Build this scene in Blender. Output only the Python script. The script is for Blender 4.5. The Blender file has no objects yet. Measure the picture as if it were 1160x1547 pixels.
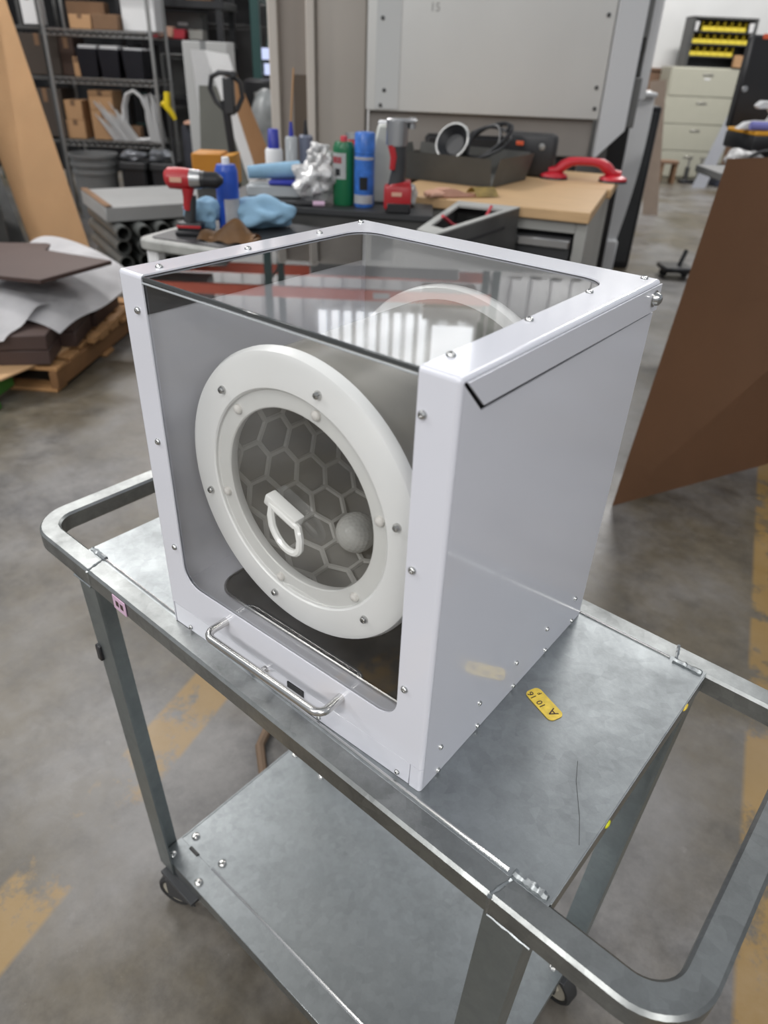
import bpy, bmesh, math, random
import numpy as np
from mathutils import Vector, Matrix
random.seed(7)
SC = bpy.context.scene
COL = SC.collection
PI = math.pi
rad = math.radians

# ------------------------------------------------------------------ camera, world, lights, exposure
CAM = Vector((0.6402, -0.38841, 0.63316))
YAW, PITCH, ROLL = -0.65764, 0.57415, -0.04310
fwd = Vector((math.sin(YAW)*math.cos(PITCH), math.cos(YAW)*math.cos(PITCH), -math.sin(PITCH)))
rgt0 = Vector((math.cos(YAW), -math.sin(YAW), 0))
dwn0 = fwd.cross(rgt0)
rgt = rgt0*math.cos(ROLL) + dwn0*math.sin(ROLL)
dwn = dwn0*math.cos(ROLL) - rgt0*math.sin(ROLL)
cd = bpy.data.cameras.new('camera')
cam = bpy.data.objects.new('camera', cd)
COL.objects.link(cam)
cam.matrix_world = Matrix(((rgt.x, -dwn.x, -fwd.x, CAM.x), (rgt.y, -dwn.y, -fwd.y, CAM.y),
                           (rgt.z, -dwn.z, -fwd.z, CAM.z), (0, 0, 0, 1)))
cd.sensor_fit = 'VERTICAL'
cd.sensor_height = 36.0
cd.lens = 1068.0/1547.0*36.0
cd.clip_start = 0.02
cd.dof.use_dof = True
cd.dof.focus_distance = 0.82
cd.dof.aperture_fstop = 5.0
SC.camera = cam

# building frame: a = across the hall, b = away from the camera's spot, h = height above the floor
FLOOR_Z = -0.85
U = Vector((0.79141, 0.61128, 0)); W_ = Vector((-0.61128, 0.79141, 0))
BROT = math.atan2(U.y, U.x)
def B(a, b, h=0.0):
    return Vector((CAM.x, CAM.y, FLOOR_Z)) + U*a + W_*b + Vector((0, 0, h))

world = bpy.data.worlds.new('world'); SC.world = world
world.use_nodes = True
wb = world.node_tree.nodes['Background']
wb.inputs[0].default_value = (0.86, 0.92, 1.0, 1)
wb.inputs[1].default_value = 0.34
def area(name, loc, sx, sy, power, target=None, col=(1.0, 0.985, 0.965)):
    l = bpy.data.lights.new(name, 'AREA'); l.shape = 'RECTANGLE'; l.size = sx; l.size_y = sy
    l.energy = power; l.color = col
    o = bpy.data.objects.new(name, l); COL.objects.link(o); o.location = loc
    d = (Vector(target) - Vector(loc)) if target else Vector((0, 0, -1))
    o.rotation_euler = d.to_track_quat('-Z', 'Y').to_euler()
    if not target: o.rotation_euler = (0, 0, BROT)
    return o
for (a, b, h, pw) in ((-4.0, -4.0, 5.0, 270), (-0.6, -2.2, 5.6, 70), (-3.4, 1.0, 5.6, 40), (-7.0, 2.2, 5.6, 190), (-3.8, 5.4, 5.6, 175), (3.0, 5.6, 5.6, 45), (-3.2, 10.2, 5.6, 230), (4.2, 10.0, 5.6, 300), (5.2, -1.6, 5.6, 75), (1.4, -5.0, 3.8, 180)):  # bay lamps, plus unseen fill lamps added right, far left and low front
    area('bay_and_fill_lamp', B(a, b, h), 2.4, 0.5, pw)
SC.view_settings.view_transform = 'Standard'
SC.view_settings.look = 'None'
SC.view_settings.exposure = 0.20
SC.view_settings.gamma = 1.0
SC.view_settings.use_curve_mapping = False

# ------------------------------------------------------------------ materials
def lin(r, g, b):
    f = lambda c: (c/255/12.92 if c/255 <= 0.04045 else ((c/255+0.055)/1.055)**2.4)
    return (f(r), f(g), f(b))
MATS = {}
def mat(name, col, rough=0.5, metal=0.0, var=0.0, scale=8.0, bump=0.0, bscale=None, spec=0.5, sss=0.0, coat=0.0, stretch=None, rvar=0.0, emit=None):
    if name in MATS: return MATS[name]
    m = bpy.data.materials.new(name); m.use_nodes = True
    nt = m.node_tree; p = nt.nodes['Principled BSDF']; N = nt.nodes.new; L = nt.links.new
    p.inputs['Base Color'].default_value = (*col, 1)
    p.inputs['Roughness'].default_value = rough
    p.inputs['Metallic'].default_value = metal
    p.inputs['Specular IOR Level'].default_value = spec
    if coat: p.inputs['Coat Weight'].default_value = coat; p.inputs['Coat Roughness'].default_value = 0.05
    if sss:
        p.inputs['Subsurface Weight'].default_value = sss
        p.inputs['Subsurface Radius'].default_value = (0.010, 0.010, 0.010)
        p.inputs['Subsurface Scale'].default_value = 1.0
    if emit:
        p.inputs['Emission Color'].default_value = (*emit[0], 1); p.inputs['Emission Strength'].default_value = emit[1]
    if var or bump or rvar:
        tc = N('ShaderNodeTexCoord'); mp = N('ShaderNodeMapping'); L(tc.outputs['Object'], mp.inputs[0])
        if stretch: mp.inputs['Scale'].default_value = stretch
        nz = N('ShaderNodeTexNoise'); nz.inputs['Scale'].default_value = scale; nz.inputs['Detail'].default_value = 6
        L(mp.outputs[0], nz.inputs['Vector'])
        if var:
            cr = N('ShaderNodeValToRGB')
            cr.color_ramp.elements[0].position = 0.3; cr.color_ramp.elements[1].position = 0.7
            cr.color_ramp.elements[0].color = (*[max(0, c*(1-var)) for c in col], 1)
            cr.color_ramp.elements[1].color = (*[min(1, c*(1+var)) for c in col], 1)
            L(nz.outputs['Fac'], cr.inputs[0]); L(cr.outputs[0], p.inputs['Base Color'])
        if rvar:
            mr = N('ShaderNodeMapRange'); mr.inputs[1].default_value = 0.3; mr.inputs[2].default_value = 0.7
            mr.inputs[3].default_value = max(0.02, rough-rvar); mr.inputs[4].default_value = rough+rvar
            L(nz.outputs['Fac'], mr.inputs[0]); L(mr.outputs[0], p.inputs['Roughness'])
        if bump:
            n2 = N('ShaderNodeTexNoise'); n2.inputs['Scale'].default_value = bscale or scale*4; n2.inputs['Detail'].default_value = 4
            L(mp.outputs[0], n2.inputs['Vector'])
            bp = N('ShaderNodeBump'); bp.inputs['Strength'].default_value = bump; bp.inputs['Distance'].default_value = 0.01
            L(n2.outputs['Fac'], bp.inputs['Height']); L(bp.outputs[0], p.inputs['Normal'])
    MATS[name] = m
    return m

def clear_mat(name, tint, refl=1.0, rough=0.0, ior=1.5):
    m = bpy.data.materials.new(name); m.use_nodes = True
    nt = m.node_tree; nt.nodes.remove(nt.nodes['Principled BSDF']); N = nt.nodes.new; L = nt.links.new
    out = nt.nodes['Material Output']
    t = N('ShaderNodeBsdfTransparent'); t.inputs[0].default_value = (*tint, 1)
    g = N('ShaderNodeBsdfGlossy'); g.inputs['Roughness'].default_value = rough; g.inputs[0].default_value = (refl, refl, refl, 1)
    f = N('ShaderNodeFresnel'); f.inputs[0].default_value = ior
    ge = N('ShaderNodeNewGeometry'); iv = N('ShaderNodeMath'); iv.operation = 'SUBTRACT'; iv.inputs[0].default_value = 1; L(ge.outputs['Backfacing'], iv.inputs[1])
    ff = N('ShaderNodeMath'); ff.operation = 'MULTIPLY'; L(f.outputs[0], ff.inputs[0]); L(iv.outputs[0], ff.inputs[1])
    mx = N('ShaderNodeMixShader'); L(ff.outputs[0], mx.inputs[0]); L(t.outputs[0], mx.inputs[1]); L(g.outputs[0], mx.inputs[2])
    L(mx.outputs[0], out.inputs[0])
    MATS[name] = m
    return m

def galv(name, col, rough, scale=55.0, amt=0.10):
    m = bpy.data.materials.new(name); m.use_nodes = True
    nt = m.node_tree; p = nt.nodes['Principled BSDF']; N = nt.nodes.new; L = nt.links.new
    p.inputs['Metallic'].default_value = 1.0
    tc = N('ShaderNodeTexCoord')
    vo = N('ShaderNodeTexVoronoi'); vo.inputs['Scale'].default_value = scale; L(tc.outputs['Object'], vo.inputs['Vector'])
    bw = N('ShaderNodeRGBToBW'); L(vo.outputs['Color'], bw.inputs[0])
    nz = N('ShaderNodeTexNoise'); nz.inputs['Scale'].default_value = 9; nz.inputs['Detail'].default_value = 9; nz.inputs['Roughness'].default_value = 0.72
    L(tc.outputs['Object'], nz.inputs['Vector'])
    ad = N('ShaderNodeMath'); ad.operation = 'MULTIPLY_ADD'; ad.inputs[1].default_value = 0.13; L(bw.outputs[0], ad.inputs[0]); L(nz.outputs['Fac'], ad.inputs[2])
    cr = N('ShaderNodeValToRGB'); cr.color_ramp.elements[0].position = 0.36; cr.color_ramp.elements[1].position = 0.76
    cr.color_ramp.elements[0].color = (*[c*(1-amt*1.6) for c in col], 1); cr.color_ramp.elements[1].color = (*[min(1, c*(1+amt)) for c in col], 1)
    L(ad.outputs[0], cr.inputs[0]); L(cr.outputs[0], p.inputs['Base Color'])
    mr = N('ShaderNodeMapRange'); mr.inputs[1].default_value = 0.3; mr.inputs[2].default_value = 0.75
    mr.inputs[3].default_value = rough+0.08; mr.inputs[4].default_value = rough-0.06
    L(nz.outputs['Fac'], mr.inputs[0]); L(mr.outputs[0], p.inputs['Roughness'])
    bp = N('ShaderNodeBump'); bp.inputs['Strength'].default_value = 0.12; bp.inputs['Distance'].default_value = 0.004
    L(nz.outputs['Fac'], bp.inputs['Height']); L(bp.outputs[0], p.inputs['Normal'])
    MATS[name] = m
    return m

M_coat = mat('white_powder_coat', (0.685, 0.69, 0.745), 0.14, var=0.012, scale=3, bump=0.012, bscale=900, spec=0.6, coat=0.55)
M_hdpe = mat('white_polyethylene', (0.87, 0.875, 0.87), 0.30, sss=0.15, var=0.02, scale=10)
M_acryl = clear_mat('smoke_acrylic', (0.978, 0.978, 0.974), ior=1.75)
M_window = clear_mat('window_acrylic', (0.98, 0.98, 0.976), ior=1.7)
M_edge = mat('acrylic_edge', (0.055, 0.06, 0.062), 0.12, spec=0.7)
M_drum = mat('drum_tube', (0.26, 0.25, 0.225), 0.26, var=0.05, scale=5, spec=0.6)
M_druminside = mat('drum_inside', (0.34, 0.335, 0.325), 0.38)
M_hex = mat('hex_lattice', (0.62, 0.615, 0.60), 0.32)
M_tray = mat('black_tray', (0.028, 0.027, 0.026), 0.16, var=0.2, scale=6)
M_steel = mat('stainless_steel', (0.66, 0.65, 0.63), 0.22, 1.0, var=0.05, scale=60)
M_zinc = mat('zinc_screw', (0.55, 0.55, 0.54), 0.24, 1.0)
M_dark = mat('shade_black', (0.012, 0.012, 0.013), 0.6)  # near-black standing in for shade in gaps and cavities
M_galv = galv('galvanised_sheet', (0.36, 0.38, 0.385), 0.38, 75, 0.17)
M_galv2 = galv('galvanised_frame', (0.30, 0.31, 0.305), 0.36, 60, 0.22)
M_galv3 = galv('galvanised_leg', (0.30, 0.33, 0.335), 0.44, 60, 0.10)
M_ball = mat('golf_ball_white', (0.86, 0.86, 0.84), 0.22, coat=0.3)
M_yel = mat('yellow_paint_tag', (0.72, 0.52, 0.07), 0.4, var=0.15, scale=120)
M_ink = mat('black_ink', (0.05, 0.03, 0.025), 0.6)
M_rubber = mat('black_rubber', (0.02, 0.02, 0.02), 0.6)
M_wheel = mat('wheel_tan', (0.36, 0.33, 0.27), 0.5)
M_black = mat('black_plastic', (0.016, 0.016, 0.018), 0.4, var=0.2, scale=6)
M_black2 = mat('charcoal_plastic', (0.035, 0.036, 0.038), 0.45, var=0.15, scale=6)
M_grey = mat('grey_paint', (0.16, 0.16, 0.155), 0.5, var=0.08, scale=4)
M_dgrey = mat('dark_grey_metal', (0.075, 0.075, 0.073), 0.45, 0.2, var=0.2, scale=6)
M_pipe = mat('grey_pipe', (0.11, 0.115, 0.11), 0.42, 0.3, var=0.15, scale=6)
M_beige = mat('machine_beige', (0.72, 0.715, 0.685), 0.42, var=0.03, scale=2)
M_beige2 = mat('machine_beige_shaded', (0.33, 0.285, 0.245), 0.45, var=0.05, scale=2)  # the same beige with its shade put into the colour
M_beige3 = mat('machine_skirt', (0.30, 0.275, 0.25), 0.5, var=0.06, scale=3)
M_white = mat('white_paint', (0.80, 0.80, 0.80), 0.45, var=0.03, scale=3)
M_wall = mat('white_block_wall', (0.62, 0.62, 0.61), 0.7, var=0.05, scale=1.5, bump=0.1, bscale=8)
M_card = mat('cardboard', lin(176, 138, 100), 0.8, var=0.07, scale=5)
M_card2 = mat('brown_cardboard', lin(120, 92, 68), 0.8, var=0.12, scale=5)
M_tan = mat('tan_fibreboard', lin(200, 162, 120), 0.75, var=0.05, scale=2.5, bump=0.04, bscale=40)
M_hard = mat('brown_hardboard', lin(128, 93, 66), 0.7, var=0.09, scale=1.6, bump=0.03, bscale=60)
M_umber = mat('dark_brown_plate', lin(72, 55, 50), 0.55, var=0.06, scale=4)
M_foam = mat('white_foam', (0.74, 0.73, 0.74), 0.7, var=0.10, scale=6, bump=0.15, bscale=14)
M_pine = mat('pallet_pine', lin(168, 126, 82), 0.75, var=0.22, scale=6, stretch=(1, 8, 8), bump=0.06)
M_green = mat('green_paint', (0.05, 0.18, 0.03), 0.5, var=0.15)
M_bench = mat('bench_wood', lin(198, 164, 122), 0.5, var=0.08, scale=5, stretch=(1, 9, 9))
M_benchside = mat('cabinet_grey', (0.34, 0.34, 0.32), 0.45, var=0.04, scale=4)
M_red = mat('tool_red', (0.40, 0.02, 0.025), 0.35, var=0.12)
M_redlift = mat('lifter_red', (0.52, 0.015, 0.03), 0.35, var=0.08)
M_blue = mat('can_blue', (0.02, 0.075, 0.42), 0.3)
M_sky = mat('can_light_blue', (0.04, 0.15, 0.50), 0.3, var=0.35, scale=24)
M_cap = mat('cap_navy', (0.03, 0.04, 0.33), 0.35)
M_rag = mat('blue_rag', (0.25, 0.42, 0.57), 0.85, var=0.15, scale=9, bump=0.3, bscale=30)
M_leather = mat('brown_leather', (0.24, 0.125, 0.05), 0.5, var=0.3, scale=10, bump=0.2)
M_foil = mat('clear_film', (0.60, 0.59, 0.58), 0.2, 0.3, var=0.45, scale=16, bump=0.9, bscale=30)
M_can = mat('can_green', (0.012, 0.14, 0.055), 0.3)
M_label = mat('white_label', (0.72, 0.72, 0.72), 0.45)
M_redlabel = mat('red_label', (0.55, 0.05, 0.07), 0.45)
M_translu = mat('milky_plastic', (0.50, 0.51, 0.47), 0.4, sss=0.2)
M_clear = mat('clear_tube', (0.40, 0.42, 0.43), 0.2, var=0.1)
M_alu = mat('aluminium', (0.5, 0.5, 0.5), 0.3, 1.0)
M_orange = mat('orange_bin', (0.50, 0.20, 0.015), 0.45, var=0.05)
M_rack = mat('rack_green', (0.018, 0.065, 0.06), 0.5)
M_beam = mat('beam_orange', (0.80, 0.13, 0.05), 0.45)
M_screen = mat('screen_glow', (0.1, 0.1, 0.15), 0.3, emit=((0.62, 0.70, 1.0), 0.9))
M_yellow = mat('yellow_plastic', (0.70, 0.52, 0.01), 0.4, var=0.1)
M_ybin = mat('amber_bin', (0.42, 0.32, 0.015), 0.4, var=0.15)
M_ylip = mat('yellow_lip', (0.72, 0.58, 0.06), 0.4)
M_file = mat('file_cabinet_beige', (0.44, 0.43, 0.35), 0.45, var=0.02)
M_filehandle = mat('file_handle', (0.28, 0.27, 0.24), 0.35, 0.5)
M_wain = mat('wainscot_brown', lin(126, 98, 78), 0.7, var=0.25, scale=2.5)
M_pinkply = mat('pale_plywood', lin(176, 160, 146), 0.7, var=0.05)
M_greyply = mat('grey_green_sheet', (0.20, 0.20, 0.175), 0.6, var=0.05, scale=2)
M_chrome = mat('chrome_wire', (0.42, 0.42, 0.41), 0.35, 0.9)
M_bin = mat('dark_bin', (0.022, 0.022, 0.03), 0.45, var=0.1)
M_pail = mat('grey_pail', (0.20, 0.205, 0.205), 0.45, var=0.06)
M_lav = mat('lavender_plastic', (0.2, 0.2, 0.5), 0.5)
M_pink = mat('pink_tag', (0.62, 0.42, 0.55), 0.5)
M_mark = mat('yellow_crayon', (0.62, 0.56, 0.30), 0.7)
M_flesh = mat('peach_wrap', lin(205, 160, 138), 0.7)
M_orng = mat('orange_trim', (0.75, 0.36, 0.03), 0.45)
M_rope = mat('brown_cord', (0.14, 0.09, 0.055), 0.7)
M_ghost = mat('ghost_pale', (0.72, 0.70, 0.67), 0.3)

# ------------------------------------------------------------------ mesh helpers
def XF(loc=(0, 0, 0), rx=0, ry=0, rz=0):
    return Matrix.Translation(loc) @ Matrix.Rotation(rz, 4, 'Z') @ Matrix.Rotation(ry, 4, 'Y') @ Matrix.Rotation(rx, 4, 'X')

class MB:
    def __init__(s): s.bm = bmesh.new()
    def merge(s, b, X=None):
        me = bpy.data.meshes.new('tmp'); b.to_mesh(me); b.free()
        if X is not None: me.transform(X)
        s.bm.from_mesh(me); bpy.data.meshes.remove(me); return s
    def box(s, x0, x1, y0, y1, z0, z1, bev=0.0, X=None, seg=1):
        b = bmesh.new(); bmesh.ops.create_cube(b, size=1)
        for v in b.verts: v.co = Vector(((x0+x1)/2+v.co.x*(x1-x0), (y0+y1)/2+v.co.y*(y1-y0), (z0+z1)/2+v.co.z*(z1-z0)))
        if bev: bmesh.ops.bevel(b, geom=b.edges[:], offset=bev, segments=seg, affect='EDGES', profile=0.5)
        return s.merge(b, X)
    def prism(s, pts, z0, z1, X=None, bev=0.0):
        b = bmesh.new(); vs = [b.verts.new((x, y, z0)) for x, y in pts]; f = b.faces.new(vs)
        r = bmesh.ops.extrude_face_region(b, geom=[f])
        for g in r['geom']:
            if isinstance(g, bmesh.types.BMVert): g.co.z = z1
        bmesh.ops.recalc_face_normals(b, faces=b.faces[:])
        if bev: bmesh.ops.bevel(b, geom=[e for e in b.edges], offset=bev, segments=1, affect='EDGES')
        return s.merge(b, X)
    def cyl(s, p0, p1, r0, r1=None, seg=16, caps=True, bev=0.0):
        p0 = Vector(p0); p1 = Vector(p1); r1 = r0 if r1 is None else r1; d = p1-p0
        b = bmesh.new(); bmesh.ops.create_cone(b, cap_ends=caps, segments=seg, radius1=r0, radius2=r1, depth=d.length)
        if bev: bmesh.ops.bevel(b, geom=[e for e in b.edges if len([f for f in e.link_faces if len(f.verts) > 4]) == 1], offset=bev, segments=2, affect='EDGES')
        return s.merge(b, Matrix.Translation((p0+p1)/2) @ d.to_track_quat('Z', 'Y').to_matrix().to_4x4())
    def sphere(s, c, r, u=16, v=10, sc=(1, 1, 1), X=None):
        b = bmesh.new(); bmesh.ops.create_uvsphere(b, u_segments=u, v_segments=v, radius=r)
        m = Matrix.Translation(c) @ Matrix.Diagonal((*sc, 1))
        return s.merge(b, (X @ m) if X is not None else m)
    def lathe(s, prof, seg=24, X=None, closed=False):
        b = bmesh.new(); rings = []
        for r, z in prof:
            if r < 1e-6: rings.append([b.verts.new((0, 0, z))])
            else: rings.append([b.verts.new((r*math.cos(2*PI*k/seg), r*math.sin(2*PI*k/seg), z)) for k in range(seg)])
        n = len(rings); pairs = [(i, i+1) for i in range(n-1)] + ([(n-1, 0)] if closed else [])
        for i, j in pairs:
            A, Bq = rings[i], rings[j]
            for k in range(seg):
                q = (k+1) % seg
                if len(A) == 1 and len(Bq) == 1: continue
                if len(A) == 1: b.faces.new((A[0], Bq[k], Bq[q]))
                elif len(Bq) == 1: b.faces.new((A[k], Bq[0], A[q]))
                else: b.faces.new((A[k], Bq[k], Bq[q], A[q]))
        bmesh.ops.recalc_face_normals(b, faces=b.faces[:])
        return s.merge(b, X)
    def tube(s, pts, r, seg=8, closed=False, prof=None, up=None):
        pts = [Vector(p) for p in pts]; n = len(pts); b = bmesh.new(); rings = []
        prev = None
        for i, p in enumerate(pts):
            a = pts[(i-1) % n] if (closed or i) else p; c = pts[(i+1) % n] if (closed or i < n-1) else p
            t = (c-a).normalized()
            if up is not None: nn = Vector(up).cross(t).normalized()
            elif prev is None: nn = t.orthogonal().normalized()
            else: nn = (prev - t*prev.dot(t)).normalized()
            prev = nn; bb = t.cross(nn)
            k = 1.0
            if prof:
                if (closed or 0 < i < n-1):
                    d1 = (p-a).normalized(); d2 = (c-p).normalized(); k = 1/max(0.5, math.sqrt((1+d1.dot(d2))/2))
                rings.append([b.verts.new(p+nn*u*k+bb*v) for u, v in prof])
            else:
                rr = r[i] if isinstance(r, (list, tuple)) else r
                rings.append([b.verts.new(p+(nn*math.cos(2*PI*q/seg)+bb*math.sin(2*PI*q/seg))*rr) for q in range(seg)])
        m = len(rings[0])
        for i in range(n if closed else n-1):
            A, D = rings[i], rings[(i+1) % n]
            for q in range(m): b.faces.new((A[q], A[(q+1) % m], D[(q+1) % m], D[q]))
        if not closed: b.faces.new(rings[0]); b.faces.new(rings[-1][::-1])
        bmesh.ops.recalc_face_normals(b, faces=b.faces[:])
        return s.merge(b)
    def grid(s, nx, ny, f, thick=0.0):
        b = bmesh.new()
        V_ = [[b.verts.new(f(i/nx, j/ny)) for j in range(ny+1)] for i in range(nx+1)]
        for i in range(nx):
            for j in range(ny): b.faces.new((V_[i][j], V_[i+1][j], V_[i+1][j+1], V_[i][j+1]))
        if thick: bmesh.ops.solidify(b, geom=b.faces[:], thickness=thick)
        bmesh.ops.recalc_face_normals(b, faces=b.faces[:])
        return s.merge(b)
    def mesh(s, name, material, ang=38):
        me = bpy.data.meshes.new(name); s.bm.to_mesh(me); s.bm.free()
        for p in me.polygons: p.use_smooth = True
        me.set_sharp_from_angle(angle=rad(ang)); me.materials.append(material)
        return me
    def build(s, name, material, parent=None, label=None, ang=38, X=None):
        o = bpy.data.objects.new(name, s.mesh(name, material, ang)); COL.objects.link(o)
        if parent is not None: o.parent = parent
        if X is not None: o.matrix_local = X
        if label: o['label'] = label
        return o

def link(name, me, parent=None, X=None, label=None):
    o = bpy.data.objects.new(name, me); COL.objects.link(o)
    if parent is not None: o.parent = parent
    if X is not None: o.matrix_local = X
    if label: o['label'] = label
    return o
def tag(o, label, cat, group=None):
    o['label'] = label; o['category'] = cat
    if group: o['group'] = group
    return o
def thing(name, label, cat, loc=(0, 0, 0), rz=0.0, group=None):
    o = bpy.data.objects.new(name, None); COL.objects.link(o); o.location = loc; o.rotation_euler = (0, 0, rz)
    o.empty_display_size = 0.05
    return tag(o, label, cat, group)
def TB(name, label, cat, a, b, h, rz=0.0, group=None):
    return thing(name, label, cat, B(a, b, h), BROT+rad(rz), group)
def struct(o): o['kind'] = 'structure'; return o
def text(name, body, size, X, material, parent, extr=0.0002):
    cu = bpy.data.curves.new('lettering', 'FONT'); cu.body = body; cu.size = size; cu.extrude = extr
    cu.align_x = 'CENTER'; cu.align_y = 'CENTER'
    tmp = bpy.data.objects.new('lettering', cu); COL.objects.link(tmp)
    bpy.context.view_layer.update()
    me = bpy.data.meshes.new_from_object(tmp.evaluated_get(bpy.context.evaluated_depsgraph_get()))
    bpy.data.objects.remove(tmp)
    me.name = name; me.materials.clear(); me.materials.append(material)
    return link(name, me, parent, X)
def rrect(x0, x1, y0, y1, r, seg=6, corners=(1, 1, 1, 1)):
    pts = []
    for ci, (cx, cy, a0) in enumerate([(x1, y0, -90), (x1, y1, 0), (x0, y1, 90), (x0, y0, 180)]):
        if not corners[ci]: pts.append((cx, cy)); continue
        ox = cx - r if cx == x1 else cx + r; oy = cy - r if cy == y0+(y1-y0) else cy + r
        for k in range(seg+1):
            t = rad(a0 + 90*k/seg); pts.append((ox+r*math.cos(t), oy+r*math.sin(t)))
    return pts

# ------------------------------------------------------------------ room
def floor_material():
    m = bpy.data.materials.new('worn_concrete'); m.use_nodes = True
    nt = m.node_tree; p = nt.nodes['Principled BSDF']; N = nt.nodes.new; L = nt.links.new
    tc = N('ShaderNodeTexCoord')
    def noise(scale, det=8, ro=0.6):
        n = N('ShaderNodeTexNoise'); n.inputs['Scale'].default_value = scale; n.inputs['Detail'].default_value = det
        n.inputs['Roughness'].default_value = ro; L(tc.outputs['Object'], n.inputs['Vector']); return n
    n1 = noise(1.3, 8, 0.62); n2 = noise(5.0, 9, 0.74); n3 = noise(26, 6, 0.7); n4 = noise(3.1, 9, 0.72)
    c1 = N('ShaderNodeValToRGB'); L(n1.outputs['Fac'], c1.inputs[0])
    c1.color_ramp.elements[0].position = 0.40; c1.color_ramp.elements[1].position = 0.60
    c1.color_ramp.elements[0].color = (0.112, 0.094, 0.066, 1); c1.color_ramp.elements[1].color = (0.180, 0.173, 0.168, 1)
    c2 = N('ShaderNodeValToRGB'); L(n2.outputs['Fac'], c2.inputs[0])
    c2.color_ramp.elements[0].position = 0.3; c2.color_ramp.elements[1].position = 0.75
    c2.color_ramp.elements[0].color = (0.62, 0.61, 0.60, 1); c2.color_ramp.elements[1].color = (1.32, 1.31, 1.29, 1)
    mul = N('ShaderNodeMix'); mul.data_type = 'RGBA'; mul.blend_type = 'MULTIPLY'; mul.inputs[0].default_value = 1
    L(c1.outputs[0], mul.inputs[6]); L(c2.outputs[0], mul.inputs[7])
    c4 = N('ShaderNodeValToRGB'); L(n4.outputs['Fac'], c4.inputs[0])
    c4.color_ramp.elements[0].position = 0.33; c4.color_ramp.elements[1].position = 0.52
    c4.color_ramp.elements[0].color = (0.55, 0.55, 0.56, 1); c4.color_ramp.elements[1].color = (1, 1, 1, 1)
    mu2 = N('ShaderNodeMix'); mu2.data_type = 'RGBA'; mu2.blend_type = 'MULTIPLY'; mu2.inputs[0].default_value = 1
    L(mul.outputs[2], mu2.inputs[6]); L(c4.outputs[0], mu2.inputs[7]); col = mu2.outputs[2]
    # pale and dark specks
    c3 = N('ShaderNodeValToRGB'); L(n3.outputs['Fac'], c3.inputs[0])
    c3.color_ramp.elements[0].position = 0.66; c3.color_ramp.elements[1].position = 0.74
    mx = N('ShaderNodeMix'); mx.data_type = 'RGBA'; L(c3.outputs[0], mx.inputs[0]); L(col, mx.inputs[6]); mx.inputs[7].default_value = (0.27, 0.26, 0.25, 1)
    fac = N('ShaderNodeMath'); fac.operation = 'MULTIPLY'; fac.inputs[1].default_value = 0.5; L(c3.outputs[0], fac.inputs[0]); L(fac.outputs[0], mx.inputs[0])
    col = mx.outputs[2]
    # two worn yellow floor lines
    for (p0, p1, half, thr) in (((-0.76, 0.62), (-0.42, 1.46), 0.072, 0.425), ((0.84, 0.80), (1.26, 1.75), 0.066, 0.40)):
        A = B(*p0); D = B(*p1); t = (D-A).normalized(); nrm = Vector((-t.y, t.x, 0))
        dp = N('ShaderNodeVectorMath'); dp.operation = 'DOT_PRODUCT'; L(tc.outputs['Object'], dp.inputs[0]); dp.inputs[1].default_value = nrm
        sb = N('ShaderNodeMath'); sb.operation = 'SUBTRACT'; L(dp.outputs['Value'], sb.inputs[0]); sb.inputs[1].default_value = nrm.dot(A)
        ab = N('ShaderNodeMath'); ab.operation = 'ABSOLUTE'; L(sb.outputs[0], ab.inputs[0])
        lt = N('ShaderNodeMapRange'); L(ab.outputs[0], lt.inputs[0]); lt.inputs[1].default_value = half; lt.inputs[2].default_value = half-0.012; lt.inputs[3].default_value = 0; lt.inputs[4].default_value = 1
        nn = noise(5.5, 9, 0.72)
        wr = N('ShaderNodeMapRange'); L(nn.outputs['Fac'], wr.inputs[0]); wr.inputs[1].default_value = thr; wr.inputs[2].default_value = thr+0.09
        ml = N('ShaderNodeMath'); ml.operation = 'MULTIPLY'; L(lt.outputs[0], ml.inputs[0]); L(wr.outputs[0], ml.inputs[1])
        m2 = N('ShaderNodeMath'); m2.operation = 'MULTIPLY'; m2.inputs[1].default_value = 0.6; L(ml.outputs[0], m2.inputs[0])
        my = N('ShaderNodeMix'); my.data_type = 'RGBA'; L(m2.outputs[0], my.inputs[0]); L(col, my.inputs[6]); my.inputs[7].default_value = (0.33, 0.195, 0.045, 1)
        col = my.outputs[2]
    L(col, p.inputs['Base Color'])
    mr = N('ShaderNodeMapRange'); L(n2.outputs['Fac'], mr.inputs[0]); mr.inputs[1].default_value = 0.3; mr.inputs[2].default_value = 0.75; mr.inputs[3].default_value = 0.30; mr.inputs[4].default_value = 0.52
    L(mr.outputs[0], p.inputs['Roughness'])
    bp = N('ShaderNodeBump'); bp.inputs['Strength'].default_value = 0.08; bp.inputs['Distance'].default_value = 0.01
    L(n2.outputs['Fac'], bp.inputs['Height']); L(bp.outputs[0], p.inputs['Normal'])
    return m
mb = MB(); mb.box(-16, 14, -8, 20, FLOOR_Z-0.1, FLOOR_Z)
struct(mb.build('floor', floor_material()))
XB = lambda a, b, h=0, rz=0: Matrix.Translation(B(a, b, h)) @ Matrix.Rotation(BROT+rad(rz), 4, 'Z')
mb = MB(); mb.box(-13, 10, 0, 0.2, 0, 4.4)
struct(mb.build('wall_back', M_wall, X=XB(0, 13.0)))
# ribbed white cladding above the block wall
mb = MB()
for k in range(60):
    x = -13 + k*0.36
    mb.box(x, x+0.17, -0.09, 0.0, 4.4, 7.0); 
mb.box(-13, 10, 0, 0.1, 4.4, 7.0)
struct(mb.build('trim_1', M_white, X=XB(0, 13.0)))
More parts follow.
